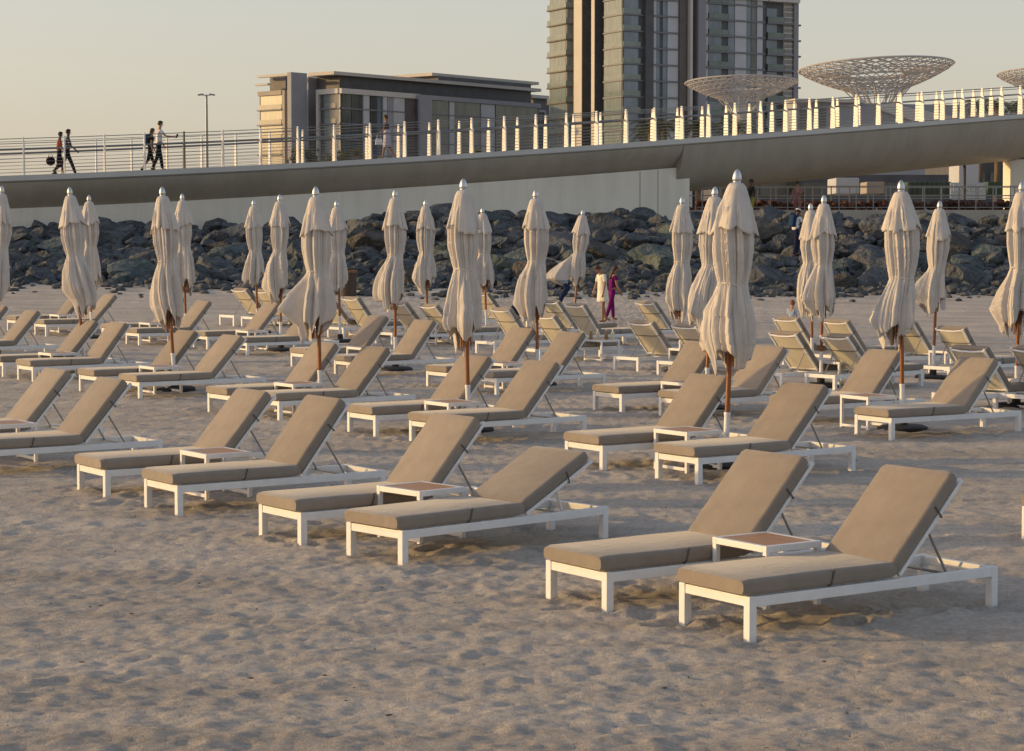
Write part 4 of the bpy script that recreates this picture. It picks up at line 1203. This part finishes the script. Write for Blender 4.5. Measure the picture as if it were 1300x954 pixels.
def person(label, loc, face, h, legs=((10, 5), (-10, 15)), arms=((10, 15, 8), (-10, 15, 8)), lean=0, headpitch=0, sk=0, hair='brown', longhair=False,
           top=None, sleeve=.55, pants=None, plen=1.0, dress=None, shoes=(.03, .03, .03), cap=None, pack=None, hip=.93, w=1.0, hs=1.0, stripes=False, pivot0=True):
    """a standing or walking figure; x is forward. legs: (hip flex, knee flex), arms: (swing, elbow flex, abduction) in degrees"""
    root = empty('person', loc, face); root.scale = (h / 1.78,) * 3; tag(root, label, 'person')
    P = {}
    P['pelvis'] = Vector((0, 0, hip)); ln = R(lean)
    def sp(d, s=0): return P['pelvis'] + Vector((math.sin(ln) * d, s, math.cos(ln) * d))
    P['waist'] = sp(.17); P['chest'] = sp(.38); P['neck'] = sp(.545)
    hp = ln * .8 + R(headpitch); hd = Vector((math.sin(hp), 0, math.cos(hp))); hf = Vector((math.cos(hp), 0, -math.sin(hp)))
    P['jaw'] = P['neck'] + hd * .075 + hf * .012; P['face'] = P['jaw'] + hd * .10 * hs + hf * .012; P['crown'] = P['jaw'] + hd * .175 * hs
    for i, s in ((0, 1), (1, -1)):
        hf_, kf = R(legs[i][0]), R(legs[i][1])
        a = P['pelvis'] + Vector((0, s * .092, -.05)); k = a + Vector((math.sin(hf_), 0, -math.cos(hf_))) * .42
        an = k + Vector((math.sin(hf_ - kf), 0, -math.cos(hf_ - kf))) * .41
        fa = hf_ - kf; toe = an + Vector((math.cos(fa) * .15, s * .02, math.sin(fa) * .15 - .045)); heel = an + Vector((-.035, 0, -.045))
        P[f'hip{i}'], P[f'knee{i}'], P[f'ank{i}'], P[f'toe{i}'] = a, k, an, toe
        sw, ef, ab = R(arms[i][0]), R(arms[i][1]), R(arms[i][2])
        sh = sp(.50, s * .175 * w); up = Vector((math.sin(sw) * math.cos(ab), s * math.sin(ab), -math.cos(sw) * math.cos(ab)))
        el = sh + up * .29; fw = Vector((math.sin(sw + ef), s * math.sin(ab) * .6, -math.cos(sw + ef))).normalized(); wr = el + fw * .25; pm = wr + fw * .07
        P[f'sho{i}'], P[f'elb{i}'], P[f'wri{i}'], P[f'pal{i}'] = sh, el, wr, pm; P[f'fw{i}'] = fw
    mn = min(P['toe0'].z, P['toe1'].z, P['ank0'].z - .06, P['ank1'].z - .06) - .022
    if pivot0:
        for k in P:
            if not k.startswith('fw'): P[k] = P[k] - Vector((0, 0, mn))
    names = ['pelvis', 'waist', 'chest', 'neck', 'jaw', 'face', 'crown']; rad = [(.125 * w, .10), (.115 * w, .088), (.145 * w, .10), .052, .058 * hs, .078 * hs, .055 * hs]
    edges = [(0, 1), (1, 2), (2, 3), (3, 4), (4, 5), (5, 6)]
    for i in (0, 1):
        b = len(names); names += [f'hip{i}', f'knee{i}', f'ank{i}', f'toe{i}']; rad += [.082, .056, .038, .034]
        edges += [(0, b), (b, b + 1), (b + 1, b + 2), (b + 2, b + 3)]
        b = len(names); names += [f'sho{i}', f'elb{i}', f'wri{i}', f'pal{i}']; rad += [.052, .038, .027, .032]
        edges += [(2, b), (b, b + 1), (b + 1, b + 2), (b + 2, b + 3)]
    def extra(mb):
        hc = P['face']; side = Vector((0, 1, 0))
        mb.tube([hc + (hf * .068 + hd * .012) * hs, hc + (hf * .098 - hd * .022) * hs, hc + (hf * .074 - hd * .034) * hs], [.008, .013, .010], 6)
        for s in (-1, 1): mb.ell(hc + side * s * .079 * hs - hd * .005, (.016, .008, .026), 8, 5)
        mb.ell(hc + (hf * .074 - hd * .062) * hs, (.010, .024, .008), 8, 5)
        for i in (0, 1):
            pm, fw = P[f'pal{i}'], P[f'fw{i}']; s = 1 if i == 0 else -1
            sd = Vector((fw.z, 0, -fw.x)); inw = Vector((0, -s, 0))
            for q, L_ in ((-1.5, .062), (-.5, .075), (.5, .078), (1.5, .068)):
                b = pm + sd * q * .0155 + fw * .012
                mb.tube([b, b + fw * L_ * .5 + inw * .004, b + fw * L_ * .82 + inw * .02, b + fw * L_ * .95 + inw * .034], [.0095, .009, .008, .006], 6)
            b = P[f'wri{i}'] + fw * .03
            mb.tube([b, b + sd * .034 + fw * .02 + inw * .012, b + sd * .042 + fw * .052 + inw * .022], [.011, .0105, .007], 6)
    body = skin('body', [P[n] for n in names], edges, rad, 0, SK[sk], root, 2, extra)
    ey = MB()
    for s in (-1, 1): ey.ell(P['face'] + hf * .070 * hs + Vector((0, s * .030, 0)) + hd * .008, (.009, .012, .008), 8, 5)
    ey.build('eyes', EYEM, root, smooth=True)
    # hair
    c = P['face'] + hd * .022 - hf * .016
    hm = MB(); rot = Matrix.Rotation(hp, 3, 'Y')
    rings = []
    for i in range(8):
        t = i / 7; z = hs * (.100 - .165 * t); rr_ = hs * .10 * math.sqrt(max(0.02, 1 - (z / hs / .108) ** 2))
        ring = []
        for q in range(18):
            a = 2 * math.pi * q / 18; f = math.cos(a)
            zz = z + (max(0, f) ** 1.5) * .085 * t
            ring.append(c + rot @ Vector((rr_ * .98 * f, rr_ * .86 * math.sin(a), zz)))
        rings.append(ring)
    hm.loft(rings)
    if longhair:
        hm.loft([[c + rot @ Vector((-.06 + .035 * math.cos(a) - .03 * t, (.085 - .03 * t) * math.sin(a), -.02 - .36 * t)) for a in [2 * math.pi * q / 12 for q in range(12)]] for t in (0, .25, .5, .75, 1)])
    hm.build('hair', HAIRM[hair], root, smooth=True)
    if cap:
        cm = MB(); rings = []
        for i in range(7):
            t = i / 6; rr_ = .106 * math.sin(.12 + 1.45 * t)
            rings.append([c + rot @ Vector((rr_ * math.cos(a), rr_ * .88 * math.sin(a), .112 - .10 * t)) for a in [2 * math.pi * q / 16 for q in range(16)]])
        cm.loft(rings); cm.loft([[c + rot @ Vector((.06 + .12 * max(0, math.cos(a)), .075 * math.sin(a), zz)) for a in [2 * math.pi * q / 16 for q in range(16)]] for zz in (.006, .016)])
        cm.build('cap', cloth(cap), root, smooth=True)
    if top:
        pts = [P['pelvis'] + Vector((0, 0, .02)), P['waist'], P['chest'], P['neck'] - (P['neck'] - P['chest']) * .28]; e = [(0, 1), (1, 2), (2, 3)]
        ra = [(.150 * w, .125), (.138 * w, .112), (.162 * w, .12), .078]
        for i in (0, 1):
            b = len(pts); sh, el, wr = P[f'sho{i}'], P[f'elb{i}'], P[f'wri{i}']
            en = sh + (el - sh) * min(1, sleeve / .5) if sleeve <= .5 else el + (wr - el) * (sleeve - .5) / .5
            if sleeve > .5: pts += [sh, el, en]; ra += [.064, .052, .042]; e += [(2, b), (b, b + 1), (b + 1, b + 2)]
            else: pts += [sh, en]; ra += [.064, .058]; e += [(2, b), (b, b + 1)]
        tm = cloth(top)
        if stripes:
            tm = bpy.data.materials.new('striped_fabric'); tm.use_nodes = True; N = tm.node_tree.nodes; L = tm.node_tree.links
            wv = N.new('ShaderNodeTexWave'); wv.bands_direction = 'Z'; wv.inputs['Scale'].default_value = 3.2; tc = N.new('ShaderNodeTexCoord')
            L.new(tc.outputs['Object'], wv.inputs['Vector']); rp = N.new('ShaderNodeValToRGB'); rp.color_ramp.interpolation = 'CONSTANT'
            rp.color_ramp.elements[1].position = .70; rp.color_ramp.elements[0].color = (*top, 1); rp.color_ramp.elements[1].color = (.35, .36, .38, 1)
            L.new(wv.outputs['Fac'], rp.inputs['Fac']); L.new(rp.outputs['Color'], N['Principled BSDF'].inputs['Base Color']); N['Principled BSDF'].inputs['Roughness'].default_value = .9
        skin('top', pts, e, ra, 1, tm, root, 2)
    if pants:
        pts = [P['waist'] - Vector((0, 0, .06)), P['pelvis']]; e = [(0, 1)]; ra = [(.135 * w, .108), (.140 * w, .118)]
        for i in (0, 1):
            b = len(pts); hp_, kn, an = P[f'hip{i}'], P[f'knee{i}'], P[f'ank{i}']
            if plen > .5: pts += [hp_, kn, kn + (an - kn) * (plen - .5) * 2 * .97]; ra += [.096, .072, .058]; e += [(1, b), (b, b + 1), (b + 1, b + 2)]
            else: pts += [hp_, hp_ + (kn - hp_) * plen * 2]; ra += [.098, .088]; e += [(1, b), (b, b + 1)]
        skin('trousers', pts, e, ra, 1, cloth(pants), root, 2)
    if dress:
        col, zlow, wid = dress; mb = MB(); rings = []
        zt_ = P['waist'].z
        for i in range(10):
            t = i / 9; z = zt_ + .08 + (zlow - zt_ - .08) * t
            cx = P['pelvis'].x + math.sin(ln) * (z - P['pelvis'].z) * (1 if z > P['pelvis'].z else .0)
            rx, ry = .118 + (wid * .72 - .118) * t, .142 * w + (wid - .142) * t
            rings.append([Vector((cx + rx * math.cos(a) * (1 + .04 * math.sin(5 * a) * t), ry * math.sin(a) * (1 + .04 * math.sin(6 * a) * t), z)) for a in [2 * math.pi * q / 28 for q in range(28)]])
        mb.loft(rings, cap=False); so_ = mb.build('skirt', cloth(col), root, smooth=True); sm = so_.modifiers.new('t', 'SOLIDIFY'); sm.thickness = .008
    if shoes:
        for i in (0, 1):
            an, toe = P[f'ank{i}'], P[f'toe{i}']; d = (toe - an); d.z = 0
            d = d.normalized() if d.length > .02 else Vector((1, 0, 0))
            mb = MB(); b = an + (toe - an) * .35 - Vector((0, 0, .028))
            ang = math.atan2(toe.z - an.z + .045, Vector((toe.x - an.x, toe.y - an.y)).length + 1e-6)
            mb.ell(b, (.135, .050, .045), 12, 8, Matrix.Rotation(-ang, 3, 'Y')); mb.build('shoe', cloth(shoes), root, smooth=True)
    if pack:
        b = P['chest'] + Vector((-.175, 0, -.02)); mb = MB().box(b, (.16, .28, .42), Matrix.Rotation(ln, 3, 'Y')); pk = mb.build('backpack', cloth(pack), root, bevel=.05, seg=3, smooth=True)
        stp = MB()
        for s in (-1, 1): stp.tube([b + Vector((.03, s * .10, .2)), P['chest'] + Vector((.02, s * .11, .20)), P['chest'] + Vector((.125, s * .11, .05)), P['chest'] + Vector((.04, s * .15, -.14)), b + Vector((.04, s * .1, -.17))], .017, 6)
        stp.build('strap', cloth(pack), pk, smooth=True)
    root['_p'] = 0; del root['_p']
    return root, P

def on_bridge(px, off=1.3):
    x = (px - CX) * 75 / F
    for _ in range(12):
        p = bp_(x, off, -.055); x += ((px - CX) * p.y / F - p.x)
    p = bp_(x, off, -.055); d, n = nrm(x)
    return p, math.atan2(d.y, d.x)
p, a = on_bridge(77, 1.5); P1, J1 = person('man in red shirt and shorts walking on the bridge, carrying a round bag', p, a, 1.60, ((14, 5), (-8, 18)), ((-18, 25, 10), (12, 20, 8)), 2, 6, 2, 'black', top=(.32, .07, .04), sleeve=.45, pants=(.02, .02, .03), plen=.5)
bgm = MB().ell(P1.matrix_basis @ J1['pal0'] * 0, (.17, .10, .17), 12, 8)
hb = empty('round_bag', p + Vector((math.cos(a) * -.30 - math.sin(a) * .2, math.sin(a) * -.30 + math.cos(a) * .2, .56)), a); tag(hb, 'dark round bag carried by the man in the red shirt', 'bag')
bgm.build('body', cloth((.03, .02, .025)), hb, smooth=True); MB().tube([(-.08, 0, .14), (-.04, 0, .26), (.04, 0, .26), (.08, 0, .14)], .012, 6).build('handle', cloth((.03, .02, .025)), hb, smooth=True)
p, a = on_bridge(87, 1.0); person('man in dark striped shirt striding along the bridge at left', p, a, 1.72, ((24, 4), (-24, 26)), ((-20, 20, 8), (18, 30, 6)), 3, 0, 2, 'black', top=(.012, .013, .02), sleeve=.5, pants=(.02, .022, .03), plen=1.0, stripes=True)
p, a = on_bridge(192, 1.7); person('woman in black shorts with a blue backpack walking on the bridge', p, a, 1.64, ((16, 4), (-14, 22)), ((8, 20, 6), (-8, 20, 6)), 6, 4, 1, 'brown', True, top=(.02, .015, .015), sleeve=.3, pants=(.015, .015, .018), plen=.55, pack=(.03, .05, .08))
p, a = on_bridge(203, 1.0); P4, J4 = person('man in white T-shirt on the bridge holding out a phone', p, a, 1.84, ((12, 4), (-10, 14)), ((10, 20, 8), (42, 45, 6)), 3, 4, 0, 'brown', top=(.70, .70, .72), sleeve=.36, pants=(.015, .016, .02), plen=1.0)
q = J4['pal1'] * (1.84 / 1.78); ph = empty('phone', p + Vector((math.cos(a) * (q.x + .07) - math.sin(a) * q.y, math.sin(a) * (q.x + .07) + math.cos(a) * q.y, q.z + .03)), a); tag(ph, 'dark phone held out by the man in white T-shirt', 'phone')
MB().box((0, 0, 0), (.075, .012, .15), Matrix.Rotation(.5, 3, 'Y')).build('body', cloth((.01, .01, .012)), ph, bevel=.004); MB().box((0, .0075, 0), (.065, .003, .13), Matrix.Rotation(.5, 3, 'Y')).build('screen', EYEM, ph)
p, a = on_bridge(492, 1.4); P5, J5 = person('woman in patterned top and pale skirt walking left on the bridge', p, a + math.pi - .5, 1.72, ((14, 4), (-12, 18)), ((16, 35, 10), (-8, 20, 8)), 2, 6, 1, 'brown', False, top=(.10, .09, .085), sleeve=.5, dress=((.42, .42, .50), .50, .22), shoes=(.30, .26, .22))
wb = empty('white_handbag', p + Vector((-.30, -.25, .68))); tag(wb, 'white handbag carried by the woman on the bridge', 'bag')
MB().box((0, 0, 0), (.30, .12, .24), None, .8).build('body', cloth((.72, .72, .74)), wb, bevel=.03, seg=3, smooth=True); MB().tube([(-.08, 0, .12), (-.05, 0, .28), (.05, 0, .28), (.08, 0, .12)], .01, 6).build('handle', cloth((.72, .72, .74)), wb, smooth=True)

def stand(px, py, hpx, **k):
    g = ground(px, py); return g, hpx * g.y / F
g, hh = stand(765, 411, 75)
person('boy in long white T-shirt looking down at the sand', g, R(205), hh, ((6, 6), (-8, 8)), ((2, 14, 12), (10, 8, 10)), 5, 32, 1, 'brown', top=(.76, .72, .60), sleeve=.42, dress=((.76, .72, .60), .66, .21), shoes=None, w=1.1)
g, hh = stand(778, 409, 71)
person('woman in purple jumpsuit with long hair standing behind the boy', g + Vector((0, .5, 0)), R(20), hh, ((8, 4), (-14, 6)), ((14, 30, 8), (8, 20, 8)), 5, 14, 1, 'brown', True, top=(.13, .012, .10), sleeve=.3, pants=(.15, .012, .12), plen=1.0, shoes=None, w=.92)
g, hh = stand(720, 404, 62)
person('person in grey shirt bending over a lounger under the windblown parasol', g + Vector((0, .3, 0)), R(190), 1.55, ((30, 20), (24, 18)), ((55, 20, 10), (60, 15, 8)), 62, -10, 1, 'black', top=(.30, .32, .36), sleeve=.42, pants=(.02, .035, .08), plen=.6)
cg = at_depth(1005, 384, 44.5); ch = cg.z - Hs(cg.x, 44.5)
person('auburn-haired child in pale blue top behind the back-facing loungers', (cg.x, 44.5, Hs(cg.x, 44.5)), R(60), ch, ((4, 4), (-4, 4)), ((4, 10, 8), (4, 10, 8)), 4, 10, 0, 'red', hs=1.5, top=(.40, .50, .60), sleeve=.45, pants=(.08, .09, .14), plen=.6)
zr = HC + (304 - 328) * 67.6 / F; xr = (1009 - CX) * 67.6 / F
person('man in white T-shirt and cap with a backpack climbing the rocks', (xr, 67.6, zr), R(30), 1.62, ((30, 40), (-4, 10)), ((15, 45, 8), (25, 50, 8)), 8, 8, 2, 'black', top=(.72, .73, .76), sleeve=.40, pants=(.02, .025, .06), plen=1.0, cap=(.75, .75, .76), pack=(.02, .05, .12))
xq = (1012 - CX) * 86.5 / F
person('woman in pink outfit standing on the promenade edge above the rocks', (xq, 86.5, Hs(xq, 86.5)), R(240), 1.66, ((4, 4), (-4, 4)), ((30, 80, 8), (10, 40, 8)), 0, 8, 1, 'black', top=(.27, .13, .13), sleeve=.5, pants=(.25, .11, .11), plen=.55)
xq = (953.5 - CX) * 85.5 / F
person('dark-haired person in black and yellow behind the biggest parasol', (xq, 85.5, Hs(xq, 85.5)), R(200), 1.72, ((6, 4), (-6, 6)), ((8, 20, 8), (-8, 20, 8)), 0, 0, 2, 'black', top=(.03, .03, .02), sleeve=.5, pants=(.30, .26, .03), plen=.8)
sand_build(DIPS)
# ------------------------------------------------------------------ light, sky, camera
EL, AZ = R(10.0), math.atan2(-.997, .08)
sdir = Vector((math.sin(AZ) * math.cos(EL), math.cos(AZ) * math.cos(EL), math.sin(EL)))
sun = bpy.data.lights.new('sun', 'SUN'); sun.energy = 2.0; sun.angle = R(0.6); sun.color = (0.90, 0.585, 0.23)
so = bpy.data.objects.new('sun', sun); COL.objects.link(so)
so.rotation_euler = sdir.to_track_quat('Z', 'Y').to_euler(); so.location = sdir * 300
w = bpy.data.worlds.new('World'); SC.world = w; w.use_nodes = True
nt = w.node_tree; N = nt.nodes; L = nt.links
sky = N.new('ShaderNodeTexSky'); sky.sky_type = 'NISHITA'; sky.sun_disc = False
sky.sun_elevation = EL; sky.sun_rotation = AZ; sky.air_density = 1.0; sky.dust_density = 2.0; sky.ozone_density = 1.0
bg = N['Background']; bg.inputs['Strength'].default_value = 0.15
tint = N.new('ShaderNodeMix'); tint.data_type = 'RGBA'; tint.blend_type = 'MULTIPLY'; tint.inputs['Factor'].default_value = 1.0
tint.inputs['B'].default_value = (1.06, 0.95, 0.97, 1)
L.new(sky.outputs['Color'], tint.inputs['A']); tcw = N.new('ShaderNodeTexCoord'); sep = N.new('ShaderNodeSeparateXYZ'); L.new(tcw.outputs['Generated'], sep.inputs['Vector'])
mrw = N.new('ShaderNodeMapRange'); mrw.inputs['From Min'].default_value = 0.05; mrw.inputs['From Max'].default_value = 0.7
mrw.inputs['To Min'].default_value = 0.60; mrw.inputs['To Max'].default_value = 0.12; L.new(sep.outputs['Z'], mrw.inputs['Value'])
hz = N.new('ShaderNodeMix'); hz.data_type = 'RGBA'; hz.clamp_result = False; L.new(mrw.outputs['Result'], hz.inputs['Factor'])
hz.inputs['B'].default_value = (2.46, 2.30, 2.08, 1)          # dusty air: an even pale veil, thickest low down
L.new(tint.outputs['Result'], hz.inputs['A']); L.new(hz.outputs['Result'], bg.inputs['Color'])
cam = bpy.data.cameras.new('camera'); co = bpy.data.objects.new('camera', cam); COL.objects.link(co)
co.location = (0, 0, HC); co.rotation_euler = (math.pi / 2 - PITCH, 0, 0)
cam.sensor_fit = 'HORIZONTAL'; cam.sensor_width = 36; cam.lens = 36 * F / 1300; cam.shift_y = -45 / 1300
cam.clip_start = .2; cam.clip_end = 6000
SC.camera = co
SC.view_settings.view_transform = 'Standard'; SC.view_settings.look = 'None'
SC.view_settings.exposure = 0.74; SC.view_settings.gamma = 1.0
SC.cycles.max_bounces = 6; SC.cycles.use_denoising = True
